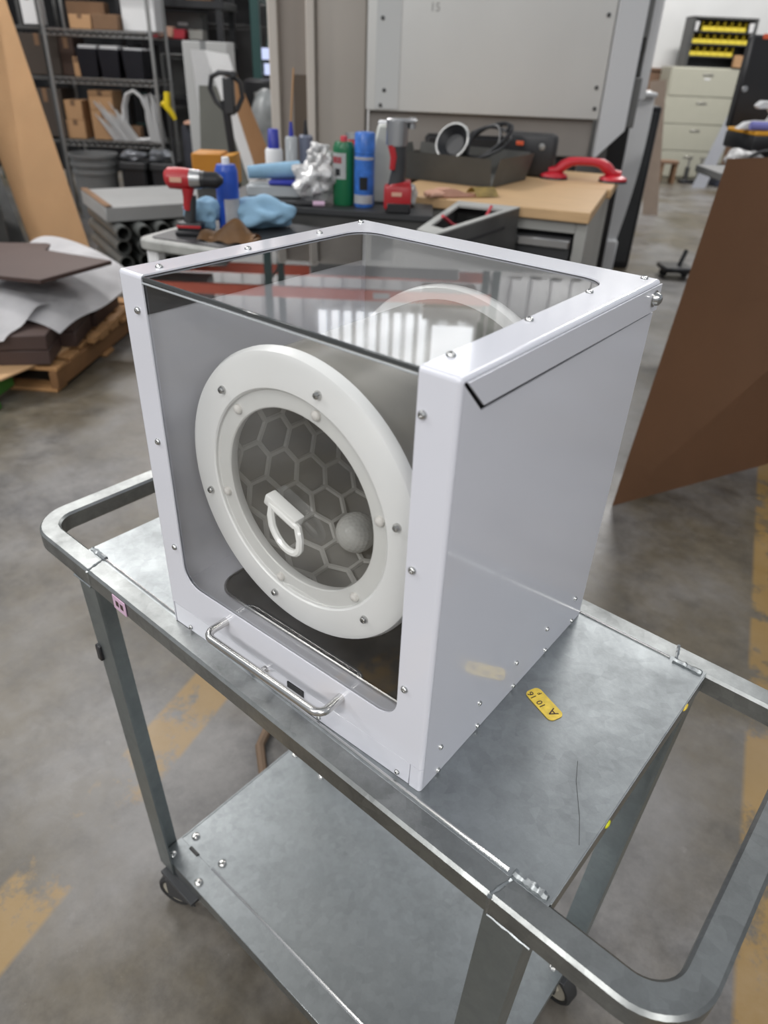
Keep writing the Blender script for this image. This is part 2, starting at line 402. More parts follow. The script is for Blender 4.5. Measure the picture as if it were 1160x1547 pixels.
# high ribbed daylight window in the back wall, above the picture, mirrored in the clear top of the enclosure
mb = MB()
for k in range(9): mb.box(-1.35+0.23*k, -1.22+0.23*k, -0.13, -0.10, 5.1, 6.9)
mb.box(0.75, 1.5, -0.13, -0.10, 5.3, 6.9)
struct(mb.build('window_1', mat('daylight_pane', (0.8, 0.82, 0.85), 0.4, emit=((0.93, 0.96, 1.0), 2.4)), X=XB(0, 13.0)))
mb = MB(); mb.box(2.0, 10, -0.05, 0, 0, 1.42, 0.004)
mb.box(2.0, 10, -0.07, 0, 1.42, 1.46, 0.004)
struct(mb.build('trim_2', M_wain, X=XB(0, 13.0)))

# ------------------------------------------------------------------ the white tumbler box on the cart
W, D, H = 0.402, 0.366, 0.450
box = thing('tumbler_enclosure', 'white sheet-metal enclosure with clear top and front holding a round drum, on the cart', 'machine')
T = 0.0016
R_ = 0.004
# lid: front and top plates in one bent sheet, folded along the top front edge, opening shared across the bend
def arc(cx, cy, r, a0, a1, n=8):
    return [(cx+r*math.cos(rad(a0+(a1-a0)*k/n)), cy+r*math.sin(rad(a0+(a1-a0)*k/n))) for k in range(n+1)]
def lid_mesh():
    m = MB()
    x0, x1, rc = 0.038, 0.366, 0.026
    zb, zs, yt = 0.033, 0.080, 0.322
    # front plate (drawn in x,z, extruded along y)
    fr = [(R_, H-R_), (R_, zb), (W-R_, zb), (W-R_, H-R_), (x1, H-R_)] + arc(x1-rc, zs+rc, rc, 0, -90) + arc(x0+rc, zs+rc, rc, -90, -180) + [(x0, H-R_)]
    Xf = Matrix(((1, 0, 0, 0), (0, 0, -1, T), (0, 1, 0, 0), (0, 0, 0, 1)))
    m.prism(fr, 0, T, Xf)
    rt = 0.030
    tp = [(R_, R_), (x0, R_)] + arc(x0+rt, yt-rt, rt, 180, 90) + arc(x1-rt, yt-rt, rt, 90, 0) + [(x1, R_), (W-R_, R_), (W-R_, D), (R_, D)]
    m.prism(tp, H-T, H)
    # rounded bend between front and top on both sides of the opening
    for xa, xb in ((R_, x0), (x1, W-R_)):
        pr = arc(R_, H-R_, R_, 180, 90, 5); pi = arc(R_, H-R_, R_-T, 90, 180, 5)
        m.prism([(y, z) for y, z in pr+pi], xa, xb, Matrix(((0, 0, 1, 0), (1, 0, 0, 0), (0, 1, 0, 0), (0, 0, 0, 1))))
    # rounded vertical bends left and right
    for cx, a0, a1 in ((R_, 270, 180), (W-R_, 270, 360)):
        po = arc(cx, R_, R_, a0, a1, 5); pi = arc(cx, R_, R_-T, a1, a0, 5)
        m.prism(po+pi, zb, H-0.004)
    # top side bends
    for cx, a0, a1 in ((R_, 90, 180), (W-R_, 90, 0)):
        po = arc(cx, H-R_, R_, a0, a1, 5); pi = arc(cx, H-R_, R_-T, a1, a0, 5)
        m.prism(po+pi, -D, -0.003, Matrix(((1, 0, 0, 0), (0, 0, -1, 0), (0, 1, 0, 0), (0, 0, 0, 1))))
    # corner balls
    m.sphere((R_, R_, H-R_), R_, 10, 8); m.sphere((W-R_, R_, H-R_), R_, 10, 8)
    # side flange folded down over the right and left side, cut diagonally at the front
    for xx in (W-T+0.0022, -0.0022):
        fl = [(0.006, H-R_), (0.031, 0.4215), (D+0.002, 0.4195), (D+0.002, H-R_)]
        m.prism(fl, xx, xx+T, Matrix(((0, 0, 1, 0), (1, 0, 0, 0), (0, 1, 0, 0), (0, 0, 0, 1))))
    return m
lid = lid_mesh().build('lid_frame', M_coat, box, ang=30)
# side panels: corner cut away under the lid flange so that a narrow slit stays open
YZ = Matrix(((0, 0, 1, 0), (1, 0, 0, 0), (0, 1, 0, 0), (0, 0, 0, 1)))
def side(xa):
    m = MB(); m.prism([(0.0045, 0.0), (D, 0.0), (D, 0.4165), (0.0315, 0.4165), (0.0045, 0.4440)], xa, xa+T, YZ)
    return m
side(W-T).build('side_panel', M_coat, box); side(0.0).build('side_panel', M_coat, box)
for xa in (W-T-0.006, T+0.002):  # near-black strips put the shade of the slit into colour
    m = MB(); m.prism([(0.006, 0.40), (D-0.004, 0.40), (D-0.004, H-0.004), (0.006, H-0.004)], xa, xa+T, YZ)
    m.build('gap_shade', M_dark, box, 'black strip painting the shade behind the folded side flange')
m = MB(); m.box(T, W-T, D-T, D, 0, H-T, 0.0005); bp_ = m.build('back_panel', M_coat, box)
m = MB(); m.box(0.012, W-0.012, D-T-0.004, D-T-0.001, 0.055, H-0.010, 0.001); m.build('back_tone_plate', mat('plate_grey', (0.40, 0.40, 0.41), 0.4), bp_, 'added grey plate darkening the inside of the back')  # added plate, tones down the white back panel seen through the top
# base: front strip under the lid seam, right and left corner returns, floor of the chamber
m = MB(); m.box(0.0055, 0.3868, 0.0006, 0.0022, 0.0, 0.0318, 0.0004); m.build('base_strip', M_coat, box)
for cx, xa, xb, s in ((W-R_, 0.3880, W-R_, 1), (R_, R_, 0.0045, -1)):
    m = MB(); m.box(min(xa, xb), max(xa, xb)+0.0001, 0.0, T, 0.0, 0.0322)
    po = arc(cx, R_, R_, 270, 270+90*s, 5); pi = arc(cx, R_, R_-T, 270+90*s, 270, 5); m.prism(po+pi, 0, 0.0322)
    m.build('corner_return', M_coat, box)
m = MB(); m.box(T, W-T, T, D-T, 0.046, 0.050); m.build('chamber_floor', M_coat, box)
# dark tray let into the chamber floor, with a polished rim
m = MB(); m.prism(rrect(0.042, 0.372, 0.040, 0.345, 0.030), 0.0502, 0.0530); tray = m.build('floor_tray', M_tray, box, 'glossy black floor tray with rounded corners')
m = MB(); pth = [(x, y, 0.0535) for x, y in rrect(0.042, 0.372, 0.040, 0.345, 0.030)]; m.tube(pth, 0.0022, 8, True); m.build('tray_rim', M_steel, tray)
# clear panes
m = MB(); m.box(0.010, W-0.010, 0.0024, 0.0054, 0.052, H-0.0060); m.build('front_pane', M_acryl, box)
m = MB(); m.box(0.010, W-0.010, 0.0034, D-0.010, H-0.0052, H-0.0022); m.build('top_pane', M_acryl, box)
m = MB(); m.box(0.0385, 0.3655, 0.0006, 0.0030, H-0.0060, H-0.0012, 0.0008); m.build('pane_edge', M_edge, box, 'dark cut edge of the clear top pane')
m = MB(); m.cyl((0.039, 0.0002, H-0.0070), (0.365, 0.0002, H-0.0070), 0.0010, seg=8); m.build('pane_bead', M_clear, box)
# drum
CX, CZ = 0.2015, 0.249
YA = Matrix.Translation((CX, 0, CZ)) @ Matrix.Rotation(-PI/2, 4, 'X')      # lathe z -> +y ; x->x ; y -> -z
m = MB(); m.lathe([(0.1500, 0.040), (0.1500, 0.300)], 72, YA); drum = m.build('drum', M_drum, box, 'grey tumbling drum lying on its side')
m = MB(); m.lathe([(0.1470, 0.300), (0.1470, 0.046)], 72, YA); m.lathe([(0.147, 0.298), (0.0001, 0.298)], 48, YA); m.build('drum_lining', M_druminside, drum)
# hexagon ribs around the inside of the drum wall
hx = 0.0242; Rh = 0.1462
rows = 20; dth = 2*PI/rows; hx = Rh*dth/math.sqrt(3)
m = MB()
def cylpt(th, y, r): return Vector((CX+r*math.sin(th), y, CZ-r*math.cos(th)))
def rib(th0, y0, th1, y1, wid=0.0036, hgt=0.0030):
    a0, a1 = cylpt(th0, y0, Rh), cylpt(th1, y1, Rh); t = (a1-a0).normalized()
    nr = -(Vector((math.sin((th0+th1)/2), 0, -math.cos((th0+th1)/2)))); sdir = nr.cross(t)
    b = bmesh.new(); vs = []
    for p_ in (a0-t*0.001, a1+t*0.001):
        vs.append([b.verts.new(p_+sdir*wid), b.verts.new(p_-sdir*wid), b.verts.new(p_-sdir*wid*0.55+nr*hgt), b.verts.new(p_+sdir*wid*0.55+nr*hgt)])
    for q in range(4): b.faces.new((vs[0][q], vs[0][(q+1) % 4], vs[1][(q+1) % 4], vs[1][q]))
    bmesh.ops.recalc_face_normals(b, faces=b.faces[:]); m.merge(b)
for c in range(7):
    for r in range(rows):
        y = 0.062 + 1.5*hx*c; th = (r + (0.5 if c % 2 else 0))*dth + 0.08
        va, vb, vc, vd = (th, y+hx), (th+dth/2, y+hx/2), (th+dth/2, y-hx/2), (th-dth/2, y+hx/2)
        if y+hx > 0.298: continue
        rib(*vc, *vb); rib(*vb, *va); rib(*va, *vd)
m.build('hexagon_lattice', M_hex, drum, 'pale honeycomb ribs on the drum wall')
# ring flanges front and back
def ring_prof(y0, s):   # stepped, rounded outer edge; s=+1 front
    return [(0.100, y0+0.006), (0.100, y0+0.0015), (0.1012, y0+0.0005), (0.119, y0+0.0005), (0.1200, y0-0.0030), (0.1215, y0-0.0042), (0.150, y0-0.0042), (0.1560, y0-0.0020), (0.1590, y0+0.0035), (0.1590, y0+0.0090), (0.1560, y0+0.0120), (0.102, y0+0.0120)]
m = MB(); m.lathe(ring_prof(0.0345, 1), 96, YA, True); ring = m.build('front_ring', M_hdpe, drum, 'white stepped plastic ring at the front of the drum')
m = MB(); m.lathe([(0.120, 0.296), (0.163, 0.296), (0.165, 0.299), (0.165, 0.310), (0.163, 0.313), (0.120, 0.313)], 72, YA, True); m.build('rear_ring', M_hdpe, drum)
m = MB(); m.cyl((CX, 0.30, CZ), (CX, D-0.001, CZ), 0.03, seg=24); m.build('axle_hub', M_grey, drum)
def screw_mesh(r, hgt, name='screw'):
    s = MB(); s.lathe([(r*1.05, 0.0), (r, hgt*0.45), (r*0.72, hgt*0.9), (r*0.42, hgt), (r*0.40, hgt*0.55), (0, hgt*0.5)], 12)
    return s.mesh(name, M_zinc, 30)
SCR = screw_mesh(0.0038, 0.0030); SCR_S = screw_mesh(0.0030, 0.0026); SCR_R = screw_mesh(0.0042, 0.0048)
GHOST = MB().lathe([(0.0052, 0), (0.0050, 0.003), (0.003, 0.0045), (0, 0.0047)], 12).mesh('ghost_head', M_ghost)  # pale heads added for the ghosted images of the ring screws
RXF = Matrix.Rotation(PI/2, 4, 'X')      # +z -> -y
for k in range(6):
    t = rad(14+60.3*k)
    link('ring_screw', SCR_R, ring, Matrix.Translation((CX+0.1355*math.cos(t), 0.0303, CZ+0.1355*math.sin(t))) @ RXF)
    link('ring_ghost', GHOST, ring, Matrix.Translation((CX+0.1115*math.cos(t), 0.0350, CZ+0.1115*math.sin(t))) @ RXF)
m = MB(); m.lathe([(0.0, 0.0310), (0.1190, 0.0310), (0.1190, 0.0340), (0.0, 0.0340)], 72, YA); window = m.build('drum_window', M_window, drum, 'clear round window in the front of the drum')
# fold-down pull on the window: square bar and D-shaped loop
pull = MB()
Xp = Matrix.Translation((0.194, 0.0265, 0.2435)) @ Matrix.Rotation(rad(19), 4, 'Y')
pull.box(-0.0225, 0.0225, -0.0095, 0.0045, -0.0065, 0.0065, 0.0018, Xp, 2)
pl = pull.build('pull_bar', M_ball, window, 'white hinge bar of the pull')
m = MB(); dp_ = [(-0.0190, 0), (-0.0215, -0.012)] + [(0.0215*math.cos(rad(200+140*k/10)), -0.016+0.0190*math.sin(rad(200+140*k/10))) for k in range(11)] + [(0.0215, -0.012), (0.0190, 0), (0.012, 0.0005), (-0.012, 0.0005)]
m.tube([Xp @ Vector((x*1.0+0.0065+0.52*abs(z), -0.0075-0.20*abs(z), z*0.80-0.001)) for x, z in dp_], 0.0041, 8, True)
m.build('pull_loop', M_ball, pl, 'white D-shaped loop')
# hardware on the shell
for x, z in ((0.0255, 0.414), (0.0255, 0.270), (0.0265, 0.129), (0.372, 0.414), (0.373, 0.272), (0.374, 0.131)):
    link('screw', SCR, box, Matrix.Translation((x, 0.0, z)) @ RXF)
for x, z in ((0.035, 0.006), (0.150, 0.006), (0.260, 0.006), (0.372, 0.007)):
    link('screw', SCR_S, box, Matrix.Translation((x, 0.0005, z)) @ RXF)
for x, y in ((0.026, 0.030), (0.026, 0.145), (0.022, 0.262), (0.012, 0.350), (0.371, 0.032), (0.371, 0.148), (0.370, 0.266), (0.388, 0.357)):
    link('screw', SCR, box, Matrix.Translation((x, y, H)))
RYF = Matrix.Rotation(PI/2, 4, 'Y')
for y, z in ((0.031, 0.042), (0.104, 0.045), (0.183, 0.046), (0.257, 0.048), (0.334, 0.048), (0.031, 0.005), (0.107, 0.006), (0.186, 0.006), (0.266, 0.006), (0.340, 0.006)):
    link('screw', SCR_S, box, Matrix.Translation((W, y, z)) @ RYF)
m = MB(); m.cyl((W+0.0022, 0.352, 0.434), (W+0.0032, 0.352, 0.434), 0.0085, seg=20); m.lathe([(0.0068, 0), (0.0068, 0.002), (0.0058, 0.0052), (0.003, 0.007), (0, 0.0072)], 14, Matrix.Translation((W+0.003, 0.352, 0.434)) @ RYF); m.build('hinge_bolt', M_zinc, box, 'large bolt head at the back of the lid')
# stainless pull handle
hp = [(0.111, 0.001, 0.061), (0.111, -0.020, 0.0618)]
hp += [(0.111+0.012*(1-math.cos(rad(t))), -0.020-0.012*math.sin(rad(t)), 0.062) for t in (20, 45, 70, 90)]
hp += [(0.294-0.012*(1-math.cos(rad(t))), -0.020-0.012*math.sin(rad(t)), 0.062) for t in (90, 70, 45, 20)]
hp += [(0.294, -0.020, 0.0625), (0.294, 0.001, 0.063)]
m = MB(); m.tube(hp, 0.0049, 12); m.build('pull_handle', M_steel, box, 'brushed steel pull handle')
m = MB(); m.box(0.212, 0.2375, -0.0014, 0.0005, 0.0195, 0.0310, 0.0004); m.build('label_plate', M_black, box, 'small black rectangular plate')
m = MB(); m.cyl((0.176, 0.001, 0.026), (0.176, -0.006, 0.026), 0.0042, seg=12); m.cyl((0.176, -0.005, 0.026), (0.176, -0.009, 0.026), 0.0028, seg=10)
m.cyl((0.178, -0.006, 0.027), (0.190, -0.007, 0.037), 0.0013, seg=8); m.build('latch_screw', M_steel, box, 'small silver latch')

# golf ball inside the drum
def golf():
    b = bmesh.new(); bmesh.ops.create_icosphere(b, subdivisions=6, radius=1.0)
    n = 260; k = np.arange(n)+0.5; ph = np.arccos(1-2*k/n); th = PI*(1+5**0.5)*k
    P = np.c_[np.cos(th)*np.sin(ph), np.sin(th)*np.sin(ph), np.cos(ph)]
    Vs = np.array([v.co[:] for v in b.verts]); Vs /= np.linalg.norm(Vs, axis=1)[:, None]
    d = np.arccos(np.clip((Vs @ P.T).max(1), -1, 1)); r0 = 0.098
    dep = np.where(d < r0, 0.016*(1-(d/r0)**2), 0)
    for v, q, dd in zip(b.verts, Vs, dep): v.co = Vector(q*(1-dd)*0.0258)
    m = MB(); m.merge(b); return m
bth, bra = rad(-14), 0.1432-0.0258
bl = golf().build('golf_ball', M_ball, X=Matrix.Translation((CX+bra*math.sin(bth), 0.162, CZ-bra*math.cos(bth))) @ Matrix.Rotation(0.4, 4, 'X'), ang=60)
tag(bl, 'white dimpled golf ball lying inside the drum behind its window', 'ball')

# ------------------------------------------------------------------ service cart
CL = Vector((0.1765, 0.190, 0)); CROT = rad(-2.1)
cart = thing('service_cart', 'galvanised two-shelf service cart with rounded tube handles at both ends', 'cart', (CL.x, CL.y, FLOOR_Z), CROT)
ZT = -FLOOR_Z           # cart top in the cart's own coordinates
HL, HW, TW = 0.5315, 0.2215, 0.031
# loop of square tube
def loop_path(hl, hw, r, z, n=10):
    P = []
    for cx, cy, a0 in ((hl-r, -hw+r, -90), (hl-r, hw-r, 0), (-hl+r, hw-r, 90), (-hl+r, -hw+r, 180)):
        for k in range(n+1): P.append((cx+r*math.cos(rad(a0+90*k/n)), cy+r*math.sin(rad(a0+90*k/n)), z))
    return P
e = 0.0035; hw2 = TW/2
prof = [(-hw2+e, -hw2), (hw2-e, -hw2), (hw2, -hw2+e), (hw2, hw2-e), (hw2-e, hw2), (-hw2+e, hw2), (-hw2, hw2-e), (-hw2, -hw2+e)]
m = MB(); m.tube(loop_path(HL-hw2, HW-hw2, 0.048, ZT-hw2-0.0005), 0, closed=True, prof=prof, up=(0, 0, 1)); rim = m.build('tube_rim', M_galv2, cart, ang=30)
# top pan: flat sheet with turned-down ends
px = 0.390
m = MB(); m.box(-px, px, -HW+TW-0.004, HW-TW+0.004, ZT-0.0022, ZT-0.0004, 0.0004)
for s in (-1, 1): m.box(s*px-0.0012, s*px+0.0012, -HW+TW, HW-TW, ZT-0.024, ZT-0.001, 0.0004)
m.build('top_pan', M_galv, cart)
for s in (-1, 1):
    m = MB(); m.tube([(-px+0.03, s*(HW-TW-0.001), ZT+0.0004), (px-0.045, s*(HW-TW-0.001), ZT+0.0004)], 0.0015, 6)
    m.build('pan_lip', M_steel, cart)
# weld beads where the handles join the rails
def weld(p0, p1, r, n, parent):
    w = MB(); pts = [Vector(p0).lerp(Vector(p1), k/(n-1)) + Vector((0, 0, random.uniform(-0.2, 0.3)*r)) for k in range(n)]
    w.tube(pts, [r*random.uniform(0.65, 1.25) for _ in pts], 6)
    return w.build('weld_bead', M_galv, parent)
for sx in (-1, 1):
    for sy in (-1, 1):
        weld((sx*0.345, sy*(HW-0.002), ZT-0.001), (sx*0.345+0.008*sx, sy*(HW-TW), ZT-0.001), 0.0022, 12, cart)
        weld((sx*0.345, sy*(HW-0.0005), ZT-0.028), (sx*0.345, sy*(HW-0.0005), ZT-0.002), 0.0022, 10, cart)
        weld((sx*0.350, sy*(HW-TW-0.002), ZT+0.0005), (sx*0.386, sy*(HW-TW-0.002), ZT+0.0005), 0.0036, 14, cart)
# lower shelf with raised front and back bands
ZS = ZT-0.722
SX0, SX1, SYH = -0.350, 0.360, 0.206
m = MB(); m.box(SX0, SX1, -SYH+0.045, SYH-0.045, ZS-0.007, ZS-0.005, 0.0004)
for s in (-1, 1):
    y0, y1 = sorted((s*SYH, s*(SYH-0.046)))
    m.box(SX0, SX1, y0, y1, ZS-0.003, ZS, 0.0008)
    m.box(SX0, SX1, min(s*SYH, s*(SYH-0.003)), max(s*SYH, s*(SYH-0.003)), ZS-0.030, ZS-0.001, 0.0006)
    m.box(s*0.355-0.0012+(0.005 if s > 0 else 0.005), s*0.355+0.0012+0.005, -SYH, SYH, ZS-0.030, ZS-0.004)
shelf = m.build('lower_shelf', M_galv, cart)
for s in (-1, 1):
    m = MB(); m.tube([(SX0+0.10, s*(SYH-0.047), ZS-0.001), (SX1-0.02, s*(SYH-0.047), ZS-0.0005)], 0.0032, 6)
    m.build('shelf_lip', M_steel, shelf)
BOLT = MB().lathe([(0.0085, 0), (0.0082, 0.0022), (0.0060, 0.0045), (0.0030, 0.0056), (0, 0.0058)], 14).mesh('bolt', M_steel, 40)
for sx in (-1, 1):
    for sy in (-1, 1):
        for dx in (0.018, 0.104):
            for dy in (0.012, 0.068):
                x = (SX0+dx) if sx < 0 else (SX1-dx); y = sy*(SYH-dy)
                link('bolt', BOLT, shelf, Matrix.Translation((x, y, ZS if dy < 0.046 else ZS-0.005)))
        m = MB(); xs = (SX0+0.045) if sx < 0 else (SX1-0.045); m.tube([(xs-0.012, sy*(SYH-0.045), ZS-0.001), (xs+0.012, sy*(SYH-0.045), ZS-0.001)], 0.0042, 6)
        m.build('weld_bead', M_dgrey, shelf)
# legs: angle iron
for sx in (-1, 1):
    for sy in (-1, 1):
        xt = -0.380 if sx < 0 else 0.386; xb = SX0-0.004 if sx < 0 else SX1+0.004
        yt, yb = sy*(HW-0.001), sy*(SYH+0.004)
        m = MB(); b = bmesh.new(); sec = []
        for z, xo, yo in ((ZS-0.028, xb, yb), (ZT-TW, xt, yt)):
            dx = -sx*0.044; dy = -sy*0.040; t = 0.004
            P = [(xo, yo), (xo+dx, yo), (xo+dx, yo-sy*t), (xo-sx*t, yo-sy*t), (xo-sx*t, yo+dy), (xo, yo+dy)]
            sec.append([b.verts.new((x, y, z)) for x, y in P])
        for q in range(6): b.faces.new((sec[0][q], sec[0][(q+1) % 6], sec[1][(q+1) % 6], sec[1][q]))
        b.faces.new(sec[0]); b.faces.new(sec[1][::-1]); bmesh.ops.recalc_face_normals(b, faces=b.faces[:]); m.merge(b)
        m.build('leg', M_galv3, cart)
# casters
for sx in (-1, 1):
    for sy in (-1, 1):
        x = SX0+0.062 if sx < 0 else SX1-0.040; y = sy*(SYH-0.014 if sx < 0 else SYH-0.040); zb = 0.0
        m = MB(); m.box(x-0.05, x+0.05, y-0.030, y+0.030, ZS-0.040, ZS-0.0305, 0.001)
        ang = rad((200 if sy < 0 else 160) if sx < 0 else -8)
        Xc = Matrix.Translation((x, y, 0)) @ Matrix.Rotation(ang, 4, 'Z')
        for s in (-1, 1): m.box(-0.022, 0.042, s*0.019-0.0015, s*0.019+0.0015, 0.035, ZS-0.034, 0.001, Xc)
        m.box(-0.022, 0.022, -0.0205, 0.0205, ZS-0.040, ZS-0.034, 0.001, Xc)
        c = m.build('caster', M_black2, cart)
        Xw = Xc @ Matrix.Translation((0.030, 0, 0.040)) @ Matrix.Rotation(PI/2, 4, 'X')
        m = MB(); m.lathe([(0.030, -0.013), (0.036, -0.014), (0.0400, -0.010), (0.0400, 0.010), (0.036, 0.014), (0.030, 0.013)], 28, Xw, True); m.build('tyre', M_rubber, c)
        m = MB(); m.lathe([(0, -0.015), (0.012, -0.015), (0.014, -0.010), (0.031, -0.011), (0.031, 0.011), (0.014, 0.010), (0.012, 0.015), (0, 0.015)], 24, Xw); m.build('wheel', M_wheel, c)
for sx in (-1, 1): weld((0.392*sx-0.046*sx, -HW+0.001, ZT-TW-0.001), (0.392*sx, -HW+0.001, ZT-TW-0.001), 0.0018, 9, cart)
m = MB(); m.box(-0.006, 0.006, -0.006, 0.004, -0.016, 0.016, 0.002); m.build('leg_clip', M_black, cart, 'small black clip on the front left leg', X=Matrix.Translation((-0.372, -HW+0.004, ZT-0.178)))
m = MB(); m.sphere((0, 0, 0), 0.005, 8, 6, (0.5, 1.6, 0.6)); m.build('paint_fleck', M_yel, cart, 'yellow paint drip on the pan edge', X=Matrix.Translation((px+0.001, 0.125, ZT-0.004)))
m = MB(); m.sphere((0, 0, 0), 0.005, 8, 6, (0.5, 1.2, 0.8)); m.build('paint_fleck', mat('lime_paint', (0.62, 0.62, 0.02), 0.4), cart, 'lime paint drip on the pan edge', X=Matrix.Translation((px+0.001, -0.077, ZT-0.008)))
m = MB(); m.tube([(0.334, -0.035, ZT-0.0003), (0.345, -0.059, ZT-0.0003), (0.354, -0.073, ZT-0.0003), (0.368, -0.095, ZT-0.0003), (0.382, -0.122, ZT-0.0003)], 0.0003, 5); m.build('scratch', M_dgrey, cart, 'thin curved scratch on the top pan')
# tag, scribble and small label on the cart
Xt = Matrix.Translation((0.4425, 0.1905, 0.0002)) @ Matrix.Rotation(rad(157), 4, 'Z')
m = MB(); m.prism(rrect(-0.0245, 0.0245, -0.0105, 0.0105, 0.0065), -0.0003, 0.0004, Xt)
tg = tag(m.build('sticker', M_yel), 'yellow rounded paint-stick tag lettered A 10 16 on the cart top beside the white box', 'sticker')
text('lettering', 'A', 0.0155, Xt @ Matrix.Translation((-0.0150, -0.0010, 0.0005)), M_ink, tg)
text('lettering', '10', 0.0110, Xt @ Matrix.Translation((0.0010, 0.0035, 0.0005)), M_ink, tg)
text('lettering', '16', 0.0110, Xt @ Matrix.Translation((0.0165, 0.0045, 0.0005)), M_ink, tg)
text('lettering', 'F', 0.0075, Xt @ Matrix.Translation((0.0150, -0.0055, 0.0005)), M_ink, tg)
def scribble(name, pts, r, material, parent=None, label=None):
    s = MB(); s.tube(pts, r, 5); return s.build(name, material, parent, label)
sc = scribble('crayon_mark', [(-0.0215, 0.0415, 0.0), (-0.0185, 0.030, 0.0002), (-0.0145, 0.040, 0.0002), (-0.011, 0.029, 0.0002), (-0.0065, 0.038, 0.0)], 0.0013, M_mark)
tag(sc, 'pale yellow zigzag crayon mark on the cart top left of the white box', 'mark')
m = MB(); m.box(-0.0155, 0.0155, -0.0014, 0.0, -0.028, -0.004, 0.0004); pk = m.build('rim_label', M_pink, X=Matrix.Translation((-0.094, -0.0222, 0.0)) @ Matrix.Rotation(CROT, 4, 'Z'))
tag(pk, 'small pink label with black boxes on the front edge of the cart rim', 'label')
m = MB()
for q in (0.0, 0.011): m.box(-0.008+q, -0.001+q, -0.0018, -0.0012, -0.020, -0.011)
m.build('printed_mark', M_ink, pk)

# brown cord on the floor under the cart
cp = [Vector((-0.42, 0.62, 0)), Vector((-0.36, 0.52, 0)), Vector((-0.335, 0.43, 0)), Vector((-0.30, 0.36, 0)), Vector((-0.22, 0.30, 0)), Vector((-0.1, 0.31, 0))]
m = MB(); m.tube([p_ + Vector((0, 0, FLOOR_Z+0.012)) for p_ in cp], 0.012, 8)
tag(m.build('brown_rope', M_rope), 'brown rope lying on the floor behind the lower shelf of the cart', 'rope')

# ------------------------------------------------------------------ wood-topped tool bench (turned a little against the hall)
BA, BB_, BR = 0.82, 3.22, -19.0
def bench_pt(x, y): 
    c, s = math.cos(rad(BR)), math.sin(rad(BR)); return BA+x*c-y*s, BB_+x*s+y*c
bench = TB('tool_bench', 'grey tool cabinet bench with a thick wooden top and silver drawer pulls', 'workbench', BA, BB_, 0, BR)
m = MB(); m.box(-0.92, 0, 0, 0.735, 0.905, 0.95, 0.004); m.build('bench_top', M_bench, bench)
m = MB(); m.box(-0.055, -0.005, 0.03, 0.71, 0.02, 0.905, 0.004); m.box(-0.90, -0.64, 0.03, 0.71, 0.02, 0.905, 0.002); m.box(-0.64, -0.055, 0.60, 0.71, 0.02, 0.905, 0.003)
m.box(-0.64, -0.055, 0.03, 0.71, 0.855, 0.905, 0.003); m.box(-0.64, -0.055, 0.03, 0.71, 0.02, 0.08); m.build('cabinet_body', M_benchside, bench)
m = MB(); m.box(-0.635, -0.06, 0.09, 0.60, 0.08, 0.855); m.build('cavity_shade', M_dark, bench)  # solid near-black block paints the shade inside the cabinet
for z0, z1 in ((0.70, 0.835), (0.555, 0.69), (0.40, 0.545), (0.25, 0.39), (0.09, 0.24)):
    m = MB(); m.box(-0.315, -0.065, 0.028, 0.09, z0, z1, 0.003); d = m.build('drawer', M_black2, bench)
    m = MB(); m.box(-0.312, -0.068, 0.006, 0.030, z1-0.045, z1-0.004, 0.006); m.build('drawer_pull', M_alu, d, 'silver full-width drawer pull')
# tapered steel tool chest butting against the bench front, top level with the wood
Q = [(0.075, 2.72), (0.14, 2.65), (0.53, 3.285), (0.27, 3.375)]
qc = (0.255, 3.0)
qin = lambda k: [(qc[0]+(a-qc[0])*k, qc[1]+(b-qc[1])*k) for a, b in Q]
ch = TB('tool_chest', 'dark steel tool chest with a pale rim butting against the front of the wooden bench', 'chest', 0, 0, 0)
m = MB(); m.prism(qin(0.90), 0.0, 0.84, None, 0.003); m.build('body', M_black2, ch)
m = MB()
for i in range(4):
    o0, o1, i0, i1 = Q[i], Q[(i+1) % 4], qin(0.97)[i], qin(0.97)[(i+1) % 4]
    m.prism([o0, o1, i1, i0], 0.70, 0.948)
m.build('side_wall', M_dgrey, ch)
m = MB(); ri = qin(0.70)
for i in range(4):
    j = (i+1) % 4; m.prism([Q[i], Q[j], ri[j], ri[i]], 0.944, 0.953)
m.build('rim', mat('pale_rim', (0.42, 0.42, 0.40), 0.45, var=0.1), ch, 'pale grey rim of the chest')
sd = Vector((0.39, 0.635, 0)).normalized()
m = MB(); m.cyl((0.30, 2.875, 0.84), (0.34, 2.945, 0.84), 0.018, seg=10); m.build('latch', M_alu, ch, 'silver latch on the side')
m = MB(); m.box(0, 0.50, -0.004, 0.002, 0.885, 0.895); m.box(0, 0.50, -0.004, 0.002, 0.775, 0.785); m.build('side_ridge', M_black, ch, X=Matrix.Translation((0.19, 2.732, 0)) @ Matrix.Rotation(math.atan2(0.635, 0.39), 4, 'Z'))
t = TB('red_cable', 'thin dark red cable lying in the recess of the steel tool chest', 'cable', 0.28, 3.06, 0.860)
m = MB(); m.tube([(-0.10, -0.10, 0.10), (-0.05, 0.0, 0.05), (0.03, 0.06, 0.03), (0.09, 0.13, 0.05), (0.12, 0.17, 0.10)], 0.007, 6); m.build('cord', M_redlabel, t)
def at_bench(name, label, cat, x, y, h, rz=0.0, group=None):
    a, b = bench_pt(x, y); return TB(name, label, cat, a, b, h, BR+rz, group)
